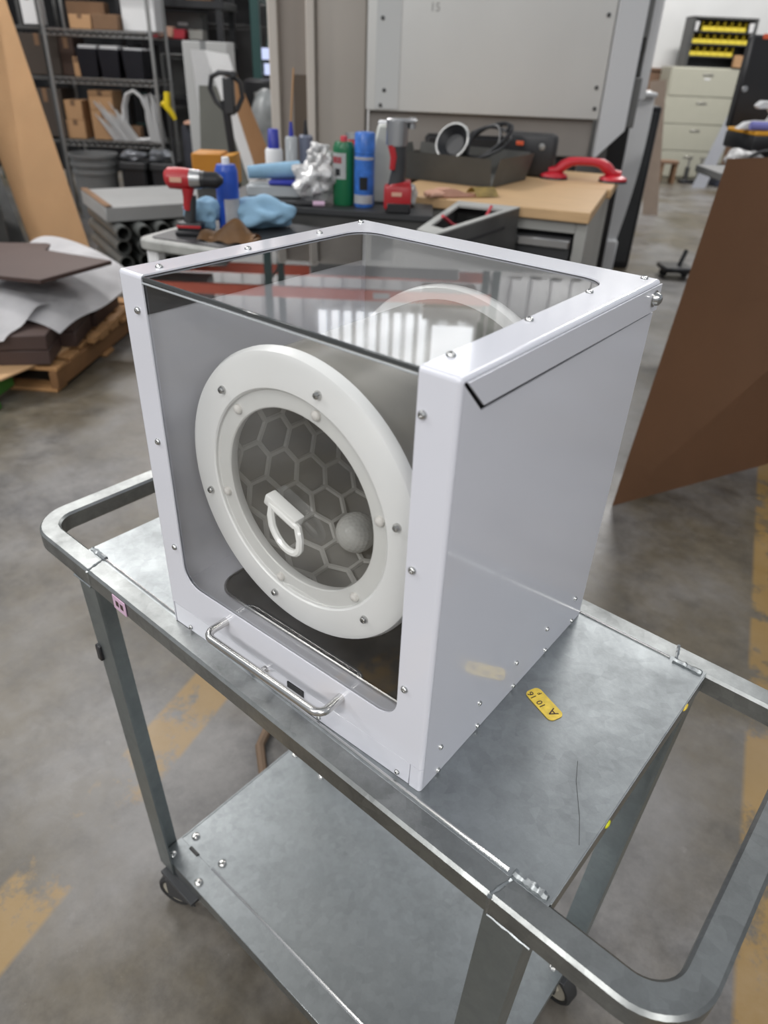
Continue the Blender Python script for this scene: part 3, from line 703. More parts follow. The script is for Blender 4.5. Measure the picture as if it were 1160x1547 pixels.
# second bench behind, same height
bench2 = at_bench('rear_bench', 'second wood-topped bench standing against the back of the tool bench', 'workbench', 0.0, 0.742, 0)
m = MB(); m.box(-1.15, 0.02, 0, 0.60, 0.905, 0.95, 0.004); m.build('bench_top', M_bench, bench2)
m = MB(); m.box(-1.10, -0.02, 0.03, 0.57, 0.0, 0.905, 0.004); m.build('cabinet_body', M_benchside, bench2)
# red double suction lifter
t = at_bench('suction_lifter', 'red two-cup suction lifter standing at the right end of the wooden bench top', 'lifter', -0.155, 0.995, 0.95, 12); t.scale = (0.95, 0.9, 0.68)
m = MB()
hp = [(-0.20, 0, 0.055), (-0.15, 0, 0.062), (-0.115, 0, 0.105), (-0.085, 0, 0.128), (-0.04, 0, 0.135), (0.04, 0, 0.135), (0.085, 0, 0.128), (0.115, 0, 0.105), (0.15, 0, 0.062), (0.20, 0, 0.055)]
m.tube(hp, [0.028, 0.034, 0.036, 0.034, 0.030, 0.030, 0.034, 0.036, 0.034, 0.028], 10, up=(0, 1, 0)); m.build('grip', M_redlift, t)
for s in (-1, 1):
    m = MB(); m.lathe([(0, 0.052), (0.045, 0.05), (0.072, 0.034), (0.078, 0.018), (0.074, 0.014), (0, 0.014)], 24, Matrix.Translation((s*0.165, 0, 0))); c = m.build('cup', M_redlift, t)
    m = MB(); m.lathe([(0, 0.014), (0.076, 0.014), (0.080, 0.0), (0, 0.0)], 24, Matrix.Translation((s*0.165, 0, 0))); m.build('cup_pad', M_black, c)
# grey tray on the bench with a black lamp and cables
t = at_bench('parts_tray', 'dark grey metal tray on the wooden bench in front of the beige machine', 'tray', -0.80, 0.66, 0.951, -8)
m = MB(); prf = [(-0.30, -0.20), (0.30, -0.20), (0.34, 0.20), (-0.30, 0.20)]
m.prism(prf, 0, 0.008)
for (p0, p1) in zip(prf, prf[1:]+prf[:1]):
    d = Vector((p1[0]-p0[0], p1[1]-p0[1], 0)); nrm = Vector((d.y, -d.x, 0)).normalized()*0.035
    q = bmesh.new(); vs = [q.verts.new(v) for v in ((p0[0], p0[1], 0), (p1[0], p1[1], 0), (p1[0]+nrm.x, p1[1]+nrm.y, 0.13), (p0[0]+nrm.x, p0[1]+nrm.y, 0.13))]; q.faces.new(vs)
    bmesh.ops.solidify(q, geom=q.faces[:], thickness=0.006); m.merge(q)
m.build('tray_pan', mat('tray_grey', (0.15, 0.15, 0.14), 0.4, var=0.1), t)
t = at_bench('work_lamp', 'black round work lamp with a shiny rim lying in the dark grey metal tray', 'lamp', -0.80, 0.68, 1.05, -15)
XL = Matrix.Translation((0, 0, 0.055)) @ Matrix.Rotation(rad(62), 4, 'X') @ Matrix.Rotation(rad(18), 4, 'Z')
m = MB(); m.lathe([(0, -0.07), (0.05, -0.065), (0.085, 0.01), (0.09, 0.03), (0.085, 0.03), (0.05, 0.0), (0, 0.0)], 20, XL); m.build('shade', M_black, t)
m = MB(); m.tube([XL @ Vector((0.09*math.cos(k*PI/10), 0.09*math.sin(k*PI/10), 0.032)) for k in range(20)], 0.007, 6, True); m.build('bezel', M_chrome, t)
t = at_bench('cable_coil', 'loose coil of black cable behind the work lamp in the tray', 'cable', -0.66, 0.74, 1.03)
m = MB(); pts = []
for k in range(70):
    q = k/70*2*PI*3.4; r = 0.10+0.03*math.sin(q*0.7); pts.append((r*math.cos(q)*1.15, 0.07*math.sin(q), 0.09+r*0.75*math.sin(q+0.5)+0.02*math.cos(q*1.7)))
m.tube(pts, 0.009, 6); m.build('cord', M_black, t)
t = at_bench('power_box', 'black power box with an orange switch at the right end of the dark tray', 'box', -0.46, 1.00, 0.95, 0)
m = MB(); m.box(-0.14, 0.14, -0.06, 0.06, 0, 0.21, 0.03, seg=2); m.build('case', M_black, t)
m = MB(); m.box(-0.07, -0.03, -0.068, -0.058, 0.15, 0.17, 0.002); m.build('switch', M_beam, t)
m = MB(); m.lathe([(0, 0.008), (0.016, 0.006), (0.018, 0)], 12, Matrix.Translation((0.07, -0.06, 0.15)) @ RXF); m.build('socket', M_chrome, t)

# ------------------------------------------------------------------ black-topped bench with cans, in front of the wood bench
bb = TB('black_bench', 'low cabinet bench with a black rubber top carrying spray cans and cartridges', 'workbench', 0, 0, 0, 0)
m = MB(); m.prism([(-0.80, 3.27), (0.15, 3.14), (0.16, 3.42), (-0.075, 3.505), (0.135, 4.12), (-0.68, 4.28)], 0.90, 0.925, None, 0.003); m.build('bench_top', M_black2, bb)
m = MB(); m.prism([(-0.77, 3.29), (0.13, 3.16), (0.14, 3.40), (-0.095, 3.485), (0.11, 4.09), (-0.66, 4.25)], 0.0, 0.8995); m.build('cabinet_body', M_dgrey, bb)
HB = 0.926
def can(name, label, a, b, h, r, hgt, body, cap, capw=0.75, caph=0.25, dome=True, lab=None, cat='can'):
    t = TB(name, label, cat, a, b, h)
    hb = hgt*(1-caph)
    m = MB(); pr = [(0, 0), (r*0.94, 0), (r, 0.008), (r, hb-0.01)] + ([(r*0.96, hb), (r*0.80, hb+0.016), (0, hb+0.018)] if dome else [(r*0.98, hb), (0, hb)])
    m.lathe(pr, 24); bd = m.build('body', body, t)
    m = MB(); m.lathe([(r*capw, hb+0.002), (r*capw, hgt-0.006), (r*capw*0.9, hgt), (0, hgt)], 20); m.build('cap', cap, t)
    if lab:
        for z0, z1, a0, a1, mt in lab:
            m = MB(); n = 10
            m.grid(n, 1, lambda u, v: Vector(((r+0.0012)*math.cos(rad(a0+(a1-a0)*u)), (r+0.0012)*math.sin(rad(a0+(a1-a0)*u)), z0+(z1-z0)*v)), 0.0006)
            m.build('label_band', mt, bd)
    return t
can('spray_can', 'green aerosol can with white front label and short red cap on the black bench', -0.235, 3.33, HB, 0.046, 0.265, M_can, M_redlabel, 0.32, 0.14,
    lab=[(0.105, 0.205, 185, 285, M_label), (0.165, 0.190, 200, 262, M_redlabel), (0.118, 0.145, 225, 255, M_black2)])
can('spray_can', 'light blue aerosol can with a tall blue cap beside the green can', -0.145, 3.30, HB, 0.043, 0.285, M_sky, M_sky, 1.0, 0.28, False,
    lab=[(0.07, 0.12, 245, 290, M_black2), (0.015, 0.05, 200, 330, M_label), (0.185, 0.195, 200, 330, M_label)])
# red tool head behind the blue can
t = TB('red_canister', 'dark red cap and silver top peeping out behind the green and light blue cans', 'can', -0.215, 3.62, HB)
m = MB(); m.lathe([(0, 0), (0.045, 0), (0.047, 0.01), (0.047, 0.215), (0.03, 0.232), (0, 0.232)], 18); m.build('body', M_red, t)
m = MB(); m.lathe([(0.035, 0.230), (0.033, 0.255), (0, 0.258)], 14); m.build('lid', M_chrome, t)
# milky jug with a stepped shoulder
t = TB('milky_bottle', 'milky plastic squeeze bottle with a narrow angled neck right of the light blue can', 'bottle', -0.060, 3.42, HB)
m = MB(); m.prism([(-0.055, 0), (0.055, 0), (0.058, 0.02), (0.058, 0.21), (0.035, 0.235), (0.03, 0.31), (-0.035, 0.31), (-0.05, 0.24), (-0.057, 0.20)], -0.035, 0.035, Matrix(((1, 0, 0, 0), (0, 0, -1, 0), (0, 1, 0, 0), (0, 0, 0, 1))), 0.010); m.build('body', M_translu, t)
m = MB(); m.box(-0.034, 0.028, -0.02, 0.02, 0.305, 0.322, 0.004); m.build('cap', M_white, t)
# cordless tool standing upright
t = TB('cordless_cutter', 'upright cordless tool with grey head, red and black grip and a big red battery foot', 'power tool', 0.0, 3.20, 0.926); t.scale = (0.84, 0.84, 0.78)
m = MB(); m.box(-0.068, 0.068, -0.05, 0.05, 0.015, 0.135, 0.014, seg=2); m.prism([(-0.068, 0.10), (0.068, 0.10), (0.06, 0.16), (-0.035, 0.14)], -0.045, 0.045, Matrix(((1, 0, 0, 0), (0, 0, -1, 0), (0, 1, 0, 0), (0, 0, 0, 1))), 0.006); bt = m.build('battery_foot', M_red, t)
m = MB(); m.box(-0.055, 0.066, -0.053, 0.053, 0, 0.055, 0.008); m.build('battery', M_black, bt)
m = MB(); m.box(-0.03, 0.02, -0.0525, -0.049, 0.085, 0.105, 0.001); m.build('logo_plate', M_flesh, bt)
m = MB(); m.tube([(-0.01, 0, 0.13), (0.0, 0, 0.20), (-0.005, 0, 0.27), (-0.012, 0, 0.325)], [0.040, 0.037, 0.040, 0.042], 14); gr = m.build('grip', M_black2, t)
m = MB(); m.tube([(-0.030, -0.022, 0.21), (-0.024, -0.025, 0.27), (-0.036, -0.022, 0.325)], [0.016, 0.019, 0.022], 10); m.build('red_stripe', M_red, gr)
m = MB(); m.cyl((-0.015, 0, 0.32), (-0.015, 0, 0.435), 0.052, seg=20, bev=0.006); m.box(-0.066, 0.078, -0.03, 0.03, 0.425, 0.444, 0.006); m.cyl((0.055, 0, 0.40), (0.055, 0, 0.45), 0.018, seg=12); m.build('head', M_alu, t)
# caulk tubes
def cartridge(label, a, b, col, nz, long_=0.0, hgt=0.205, r=0.030):
    t = TB('sealant_cartridge', label, 'cartridge', a, b, HB)
    m = MB(); m.lathe([(0, 0), (r, 0), (r, hgt), (r*0.8, hgt+0.008), (0, hgt+0.008)], 20); m.build('body', col, t)
    m = MB(); m.lathe([(0.012, hgt+0.006), (0.011, hgt+0.025), (0.006, hgt+0.07), (0, hgt+0.071)], 12); m.build('nozzle', nz, t)
    if long_:
        m = MB(); m.cyl((0, 0, hgt+0.065), (0.020, 0, hgt+0.065+long_), 0.005, 0.004, 8); m.build('applicator', M_card, t)
    return t
cartridge('clear grey sealant cartridge with a navy cone nozzle and a long tan applicator stick', -0.52, 3.80, M_clear, M_cap, 0.22)
cartridge('darker blue-grey sealant cartridge with a black tip just right of the long applicator', -0.455, 3.84, mat('cartridge_blue_grey', (0.16, 0.18, 0.24), 0.3), M_black, 0, 0.21, 0.034)
t = TB('sealant_bottle', 'white sealant bottle with a tall navy blue cap at the left of the cartridges', 'bottle', -0.625, 3.92, HB); t.scale = (1, 1, 0.68)
m = MB(); m.lathe([(0, 0), (0.042, 0), (0.044, 0.01), (0.044, 0.20), (0.036, 0.215), (0, 0.215)], 20); m.build('body', M_label, t)
m = MB(); m.lathe([(0.029, 0.212), (0.026, 0.335), (0.022, 0.34), (0, 0.34)], 16); m.build('cap', M_cap, t)
# crumpled film
t = TB('crumpled_film', 'shiny crumpled ball of clear film on the black bench left of the green can', 'wrapping', -0.36, 3.33, HB)
def crumple(rx, ry, rz, seed, amp=0.22, nb=60, kk=14):
    b = bmesh.new(); bmesh.ops.create_icosphere(b, subdivisions=4, radius=1.0); rnd = np.random.RandomState(seed)
    P = rnd.normal(size=(nb, 3)); P /= np.linalg.norm(P, axis=1)[:, None]; A = rnd.uniform(-1, 1, nb)
    for v in b.verts:
        q = np.array(v.co[:]); d = P @ q; k = 1+amp*float((A*np.exp((d-1)*kk)).sum())
        v.co = Vector((q[0]*rx*k, q[1]*ry*k, q[2]*rz*k))
    z0 = min(v.co.z for v in b.verts)
    for v in b.verts: v.co.z = max(v.co.z-z0-0.004, 0)
    m = MB(); m.merge(b); return m
crumple(0.088, 0.08, 0.075, 3, 0.26, 240, 60).build('ball', M_foil, t, ang=20)
m = crumple(0.05, 0.05, 0.05, 9, 0.3, 200, 50); m.build('twist', M_foil, t, X=Matrix.Translation((0.02, 0.02, 0.12)), ang=20)
# bits beside the cutter
t = TB('bubble_film', 'small silvery scrap of film at the foot of the milky bottle', 'wrapping', 0.045, 3.35, 0.926); crumple(0.035, 0.04, 0.045, 21, 0.3).build('scrap', M_foil, t, ang=20)
t = TB('work_glove', 'pale leather work glove with brass-yellow cuff on the wooden bench top', 'glove', 0.24, 3.50, 0.951, 20)
m = MB(); m.grid(14, 8, lambda u, v: Vector((-0.05+0.16*u, -0.05+0.10*v, 0.004+0.028*math.sin(PI*v)*(0.6+0.4*math.sin(5*u)))), 0.004); m.build('palm', M_flesh, t)
m = MB(); m.grid(8, 8, lambda u, v: Vector((0.105+0.11*u, -0.06+0.12*v, 0.004+0.032*math.sin(PI*v))), 0.004); m.build('cuff', mat('brass_cuff', (0.42, 0.31, 0.10), 0.5, var=0.3, scale=20), t)
for k in range(4):
    m = MB(); y = -0.035+0.023*k; m.tube([(-0.05, y, 0.013), (-0.09, y-0.004, 0.014), (-0.115-0.012*(k in (1, 2)), y-0.010, 0.011)], [0.012, 0.011, 0.008], 8); m.build('finger', M_flesh, t)
m = MB(); m.tube([(0.02, 0.045, 0.014), (-0.01, 0.075, 0.014), (-0.04, 0.088, 0.012)], [0.013, 0.012, 0.009], 8); m.build('finger', M_flesh, t)

# ------------------------------------------------------------------ small utility cart at the left with the drill
uc = TB('utility_cart', 'grey-white plastic utility cart with a black mat at the left of the benches', 'cart', -0.60, 2.80, 0, -22)
m = MB(); m.prism(rrect(-0.31, 0.36, -0.21, 0.35, 0.05), 0.842, 0.880, None, 0.006); m.build('cart_top', mat('cart_plastic', (0.34, 0.34, 0.32), 0.5, var=0.2, scale=14), uc)
m = MB(); m.prism(rrect(-0.27, 0.33, -0.175, 0.33, 0.03), 0.8795, 0.8835); m.build('cart_mat', M_black2, uc)
for x in (-0.26, 0.31):
    for y in (-0.16, 0.30):
        m = MB(); m.box(x-0.025, x+0.025, y-0.025, y+0.025, 0.05, 0.842, 0.006); m.build('leg', M_grey if y > 0 else M_white, uc)
m = MB(); m.box(-0.28, 0.33, -0.18, 0.32, 0.25, 0.28, 0.006); m.build('lower_tray', M_grey, uc)
for x in (-0.26, 0.31):
    for y in (-0.16, 0.30):
        m = MB(); m.cyl((x-0.012, y, 0.03), (x+0.012, y, 0.03), 0.03, seg=16); m.build('wheel', M_rubber, uc)
HC = 0.884
t = TB('cordless_drill', 'red and black cordless drill standing on its battery on the utility cart', 'power tool', -0.775, 2.80, HC, 0); t.scale = (0.78, 0.80, 0.82)
m = MB(); m.box(-0.065, 0.075, -0.042, 0.042, 0.0, 0.022, 0.006); m.box(-0.055, 0.065, -0.036, 0.036, 0.018, 0.058, 0.010, seg=2); bt = m.build('battery', M_black, t)
m = MB(); m.box(-0.056, 0.062, -0.038, 0.038, 0.030, 0.050, 0.006); m.build('battery_band', M_red, bt)
m = MB(); m.tube([(0.0, 0, 0.055), (0.012, 0, 0.11), (0.016, 0, 0.17)], [0.028, 0.025, 0.029], 12); m.build('grip', M_black2, t)
m = MB(); m.tube([(0.0, -0.012, 0.11), (0.008, -0.014, 0.16), (0.012, -0.012, 0.20)], [0.019, 0.022, 0.030], 10); m.tube([(-0.09, 0, 0.235), (-0.075, 0, 0.237), (-0.02, 0, 0.236), (0.025, 0, 0.235)], [0.030, 0.044, 0.046, 0.043], 16); m.build('motor_housing', M_red, t)
m = MB(); m.box(-0.060, -0.005, -0.0475, -0.043, 0.226, 0.246, 0.001); m.build('logo_plate', M_flesh, t)
m = MB(); m.cyl((0.022, 0, 0.235), (0.075, 0, 0.235), 0.042, 0.038, 18, bev=0.003); m.build('gearbox', M_alu, t)
m = MB(); m.lathe([(0, 0.0), (0.035, 0), (0.036, 0.02), (0.033, 0.024), (0.034, 0.075), (0.020, 0.095), (0.010, 0.105), (0, 0.105)], 18, Matrix.Translation((0.073, 0, 0.235)) @ RYF); m.build('chuck', M_black, t)
can('spray_can', 'royal blue aerosol can with a pale swoosh label and silver dome, on the utility cart', -0.652, 2.93, HC, 0.043, 0.255, M_blue, M_label, 0.34, 0.16,
    lab=[(0.03, 0.115, 262, 352, M_label), (0.155, 0.185, 190, 225, M_label)])
def rag(name, label, a, b, h, rx, ry, rz, seed, rot=0):
    t = TB(name, label, 'rag', a, b, h, rot); crumple(rx, ry, rz, seed, 0.20, 150, 34).build('cloth', M_rag, t, ang=60); return t
rag('shop_rag', 'small light blue rag lying between the drill and the royal blue can', -0.755, 2.90, HC, 0.075, 0.06, 0.058, 4)
rag('shop_rag', 'big crumpled light blue rag behind the brown leather pouch', -0.535, 2.98, HC, 0.125, 0.095, 0.058, 12)
t = TB('rolled_rag', 'rolled light blue rag laid across a box behind the royal blue can', 'rag', -0.555, 3.46, 0.998, 17)
m = MB(); m.tube([(-0.115, 0, 0.026), (-0.05, 0, 0.030), (0.04, 0, 0.034), (0.115, 0, 0.037)], [0.026, 0.030, 0.034, 0.036], 12); m.build('cloth', M_rag, t)
t = TB('sundry_box', 'small clear box with navy lid under the rolled light blue rag', 'box', -0.555, 3.46, HB, 0)
m = MB(); m.box(-0.12, 0.12, -0.05, 0.05, 0, 0.052, 0.008); m.build('body', M_clear, t)
m = MB(); m.box(-0.02, 0.10, -0.055, 0.055, 0.051, 0.071, 0.006); m.build('lid', M_cap, t)
t = TB('leather_pouch', 'brown leather pouch with a peaked flap at the front of the utility cart', 'pouch', -0.615, 2.735, HC, -12); t.scale = (0.82, 0.9, 0.72)
m = MB(); m.grid(20, 10, lambda u, v: Vector((-0.13+0.26*u, -0.06+0.12*v, 0.004+math.sin(PI*v)*(0.035+0.075*math.exp(-((u-0.62)/0.20)**2)) + 0.006*math.sin(19*u))), 0.004); m.build('flap', M_leather, t)
m = MB(); m.box(-0.12, 0.13, -0.045, 0.045, 0, 0.02, 0.006); m.build('body', M_leather, t)
t = TB('marker_pen', 'dark marker pen with a pink end on the black bench behind the white box', 'pen', -0.40, 3.235, HB, 10)
m = MB(); m.cyl((-0.09, 0, 0.011), (0.04, 0, 0.011), 0.010, seg=10); m.build('barrel', M_black, t)
m = MB(); m.cyl((0.04, 0, 0.011), (0.09, 0, 0.011), 0.011, seg=10); m.build('cap', M_pink, t)

# ------------------------------------------------------------------ beige machine
mc = TB('milling_machine', 'large beige machine enclosure with riveted front panel behind the benches', 'machine', 0, 5.0, 0)
m = MB(); m.box(-0.22, 1.215, 0.0, 0.9, 1.19, 2.34, 0.012, seg=2); fp = m.build('front_panel', M_beige, mc)
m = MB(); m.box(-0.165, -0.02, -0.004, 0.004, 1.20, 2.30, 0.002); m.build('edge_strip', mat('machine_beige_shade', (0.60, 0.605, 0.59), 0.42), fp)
RIV = MB().lathe([(0.012, 0), (0.010, 0.005), (0, 0.006)], 10).mesh('rivet', M_dgrey)
for x, z in ((-0.13, 1.66), (-0.13, 1.22), (-0.11, 1.30), (1.17, 1.72), (1.17, 1.36), (1.18, 1.25), (-0.13, 2.1), (1.17, 2.1)):
    link('rivet', RIV, fp, Matrix.Translation((x, -0.004, z)) @ RXF)
text('lettering', '15', 0.06, Matrix.Translation((0.17, -0.001, 1.72)) @ RXF, mat('faint_ink', (0.36, 0.355, 0.335), 0.5), fp, 0.0006)
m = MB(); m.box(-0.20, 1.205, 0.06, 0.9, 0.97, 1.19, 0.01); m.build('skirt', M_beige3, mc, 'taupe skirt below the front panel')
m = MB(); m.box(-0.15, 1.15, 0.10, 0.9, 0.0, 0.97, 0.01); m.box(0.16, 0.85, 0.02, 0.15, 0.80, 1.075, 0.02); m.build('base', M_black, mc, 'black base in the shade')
m = MB(); m.prism([(1.218, 0.985), (1.235, 0.985), (1.385, 1.14), (1.385, 2.34), (1.218, 2.34)], -0.03, 0.02, Matrix(((1, 0, 0, 0), (0, 0, -1, 0), (0, 1, 0, 0), (0, 0, 0, 1))) , 0.003); m.build('side_post', mat('machine_pale_grey', (0.66, 0.67, 0.68), 0.4), mc, 'pale grey corner post with a slanted foot')
m = MB(); m.box(1.40, 1.455, 0.06, 0.3, 1.15, 1.42, 0.006); m.box(1.385, 1.44, 0.06, 0.3, 1.62, 2.3, 0.004); m.build('control_box', M_grey, mc)
m = MB(); m.box(1.385, 1.50, 0.30, 0.9, 0.0, 2.34, 0.006); m.build('rear_column', M_black, mc)
m = MB(); m.box(1.475, 1.535, 0.2, 0.32, 1.30, 2.34, 0.004); m.box(1.478, 1.520, 0.2, 0.32, 2.10, 2.16, 0.004); m.build('white_rail', M_white, mc, 'narrow white upright')
# left side: two recessed door bays, lit edges and shade painted into their beige
m = MB(); m.box(-0.80, -0.745, -0.02, 0.30, 0, 2.34, 0.006); m.box(-0.575, -0.525, -0.05, 0.30, 0, 2.34, 0.006); m.build('door_jamb', mat('jamb_beige_lit', (0.56, 0.51, 0.45), 0.45), mc, 'edges of the recessed side doors, painted paler as if lit')
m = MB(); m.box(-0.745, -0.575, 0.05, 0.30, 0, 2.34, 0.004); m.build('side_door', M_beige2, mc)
m = MB(); m.box(-0.525, -0.222, 0.0, 0.30, 0, 2.34, 0.02, seg=2); m.build('side_door', mat('machine_beige_half_shaded', (0.40, 0.36, 0.315), 0.42, var=0.04, scale=2), mc)
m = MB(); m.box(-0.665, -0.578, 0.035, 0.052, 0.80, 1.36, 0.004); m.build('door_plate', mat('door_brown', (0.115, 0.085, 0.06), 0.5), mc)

# white curved panel and dark blocks behind the right end of the machine
t = TB('plastic_sheet', 'tall white plastic sheet leaning at the right of the beige machine', 'sheet', 1.78, 6.0, 0, 0)
m = MB()
def wp(u, v):
    z = 0.28+1.02*v; return Vector((-0.07-0.06*(1-v)**1.5+0.17*u*(1-0.25*(1-v)) + 0.02*math.sin(PI*v), -0.02+0.10*v+0.05*u, z))
m.grid(6, 14, wp, 0.02); m.build('sheet', M_white, t)
m = MB(); m.box(-0.10, 0.0, -0.03, 0.04, 0.0, 0.30, 0.01); m.build('foot', M_white, t)
m = MB(); m.box(-0.09, 0.10, 0.07, 0.16, 1.285, 1.32, 0.01); m.build('top_fold', M_label, t)
t = TB('black_locker', 'black steel locker standing behind the leaning white panel', 'locker', 1.80, 6.35, 0)
m = MB(); m.box(-0.28, 0.22, 0, 0.4, 0, 1.22, 0.01); m.build('body', M_black, t)
m = MB(); m.box(-0.25, 0.19, -0.012, 0.0, 0.05, 1.18, 0.004); m.build('door', M_black2, t)
t = TB('silver_fitting', 'small silver spray gun lying on top of the black locker', 'tool', 1.86, 6.45, 1.22)
m = MB(); m.cyl((-0.08, 0, 0.07), (0.08, 0, 0.085), 0.025, 0.016, 12); m.build('barrel', M_alu, t)
m = MB(); m.tube([(-0.03, 0, 0.06), (-0.01, 0, 0.0)], 0.02, 10); m.build('grip', M_dgrey, t)
t = TB('plywood_strip', 'tall pale plywood strip leaning at the end of the aisle', 'board', 2.92, 9.0, 0, 0)
m = MB(); b = bmesh.new(); vs = [b.verts.new(v) for v in ((-0.02, 0, 0), (0.16, 0, 0), (0.03, 0.35, 1.36), (-0.15, 0.35, 1.34))]; b.faces.new(vs); bmesh.ops.solidify(b, geom=b.faces[:], thickness=0.03); m.merge(b)
m.build('board', M_pinkply, t)
t = TB('wooden_block', 'short offcut of pale timber on the floor beside the bench end', 'timber', 1.62, 5.6, 0, 20)
m = MB(); m.box(-0.07, 0.07, -0.05, 0.05, 0.0, 0.06, 0.004); m.build('block', M_bench, t)

# ------------------------------------------------------------------ far end: file cabinet, parts bins, floor items
fc = TB('file_cabinet', 'tall beige four-drawer lateral file cabinet against the back wall', 'cabinet', 4.47, 12.30, 0); fc.scale = (0.96, 1, 0.955)
m = MB(); m.box(-0.56, 0.56, 0, 0.5, 0, 1.56, 0.006); m.build('body', M_file, fc)
for k in range(4):
    z0 = 0.04+0.378*k
    m = MB(); m.box(-0.545, 0.545, -0.02, 0.0, z0+0.006, z0+0.370, 0.004); d = m.build('drawer', M_file, fc)
    m = MB(); m.box(-0.08, 0.08, -0.026, -0.018, z0+0.275, z0+0.305, 0.004); m.build('drawer_handle', M_filehandle, d)
    if k == 3: m = MB(); m.box(-0.045, 0.045, -0.0225, -0.019, z0+0.225, z0+0.25); m.build('label_card', M_label, d)
pr_ = TB('parts_rack', 'dark parts rack with amber bins on top of the beige file cabinet', 'rack', 4.57, 12.36, 1.491); pr_.scale = (0.95, 1, 0.97)
m = MB(); m.box(-0.49, -0.44, 0, 0.34, 0, 0.63, 0.004); m.box(0.44, 0.49, 0, 0.34, 0, 0.63, 0.004); m.box(-0.49, 0.49, 0.30, 0.34, 0, 0.63); m.box(-0.49, 0.49, 0, 0.34, 0.60, 0.63, 0.004)
for z in (0.0, 0.13, 0.285, 0.44): m.box(-0.45, 0.45, 0, 0.32, z, z+0.012)
m.build('rack_frame', M_dgrey, pr_)
BINB = MB(); BINB.box(-0.050, 0.050, 0.0, 0.24, 0.0, 0.012); BINB.box(-0.050, -0.046, 0, 0.24, 0, 0.115); BINB.box(0.046, 0.050, 0, 0.24, 0, 0.115); BINB.box(-0.05, 0.05, 0.235, 0.24, 0, 0.115); BINB.box(-0.046, 0.046, 0.012, 0.016, 0.0, 0.06)
BINB = BINB.mesh('bin_shell', M_ybin)
BINL = MB().box(-0.0505, 0.0505, -0.004, 0.012, 0.004, 0.048, 0.003).mesh('bin_lip', M_ylip)
for r, (z, n0, n1) in enumerate(((0.142, 0, 6), (0.297, 0, 8), (0.452, 1, 7))):
    for k in range(n0, n1):
        o = TB('parts_bin', 'amber parts bin, %s from the left in the %s row of the parts rack' % (['first', 'second', 'third', 'fourth', 'fifth', 'sixth', 'seventh', 'eighth'][k-n0], ['lowest', 'middle', 'top'][r]), 'bin', 4.57+(-0.385+0.11*k)*0.95, 12.375, 1.491+z*0.97, 0, ['bins in the lowest row', 'bins in the middle row', 'bins in the top row'][r])
        link('bin_shell', BINB, o); link('bin_lip', BINL, o)
t = TB('small_carton', 'small tan carton at the right end of the parts rack', 'carton', 4.89, 12.33, 1.505)
m = MB(); m.box(-0.10, 0.10, -0.06, 0.0, 0, 0.15, 0.003); m.build('carton', M_card, t); m = MB(); m.box(-0.02, 0.02, -0.0615, -0.0, 0.149, 0.1515); m.build('tape', M_card2, t)
for dx in (-0.42, 0.42):
    t = TB('white_cup', 'white cup on the %s end of the top shelf of the parts rack' % ('left' if dx < 0 else 'right'), 'cup', 4.57+dx*0.95, 12.40, 1.931)
    m = MB(); m.lathe([(0.035, 0), (0.045, 0.11), (0.041, 0.11), (0.032, 0.006), (0, 0.006)], 16); m.build('cup', M_label, t)
def bottle_jack(label, a, b):
    t = TB('bottle_jack', label, 'jack', a, b, 0)
    m = MB(); m.box(-0.09, 0.09, -0.07, 0.07, 0, 0.05, 0.006); m.build('base', M_black, t)
    m = MB(); m.cyl((0, 0, 0.05), (0, 0, 0.22), 0.035, seg=14); m.build('cylinder', M_dgrey, t)
    m = MB(); m.cyl((0, 0, 0.22), (0, 0, 0.33), 0.015, seg=10); m.cyl((0, 0, 0.33), (0, 0, 0.35), 0.04, 0.045, 12); m.build('ram', M_alu, t)
bottle_jack('grey bottle jack on the floor before the file cabinet, next to the wooden stool', 4.36, 11.9)
bottle_jack('grey bottle jack on the floor before the file cabinet, next to the dark tote', 4.55, 11.9)
t = TB('wooden_stool', 'small brown wooden box stool on the floor at the left foot of the file cabinet', 'stool', 4.02, 11.8, 0)
m = MB(); m.box(-0.13, 0.13, -0.1, 0.1, 0.27, 0.31, 0.004); m.build('seat', M_wain, t)
for s in (-1, 1): m = MB(); m.box(s*0.10-0.02, s*0.10+0.02, -0.09, 0.09, 0, 0.27, 0.004); m.build('leg', M_card2, t)
t = TB('dark_tote', 'dark navy tote on the floor before the file cabinet', 'tote', 4.92, 11.75, 0)
m = MB(); m.prism([(-0.20, -0.15), (0.20, -0.15), (0.20, 0.15), (-0.20, 0.15)], 0, 0.25, None, 0.012); m.build('body', mat('navy_tote', (0.035, 0.04, 0.06), 0.45), t)
m = MB(); m.box(-0.22, 0.22, -0.17, 0.17, 0.25, 0.28, 0.006); m.build('lid', M_black2, t)

# ------------------------------------------------------------------ right: brown board and the cluttered table behind it
t = TB('brown_board', 'large sheet of dark brown hardboard leaning beside the aisle', 'board', 0.91, 2.41, 0)
m = MB(); b = bmesh.new()
vs = [b.verts.new(v) for v in ((0, 0, 0), (1.60, 0.83, 0), (1.86, 1.17, 1.24), (0.235, 0.36, 1.22))]; b.faces.new(vs); bmesh.ops.solidify(b, geom=b.faces[:], thickness=0.018); m.merge(b)
m.build('board', M_hard, t)
ct = TB('side_table', 'grey side table behind the brown hardboard sheet', 'table', 1.98, 4.30, 0, 0)
m = MB(); m.box(-0.10, 0.85, 0, 0.7, 0.93, 0.97, 0.004); m.build('table_top', M_grey, ct)
for x in (0.32, 0.81):
    for y in (0.05, 0.65): m = MB(); m.box(x-0.025, x+0.025, y-0.025, y+0.025, 0, 0.93, 0.003); m.build('leg', M_dgrey, ct)
t = TB('tool_case', 'black and amber plastic tool case on the side table', 'case', 2.04, 4.55, 0.971, 5)
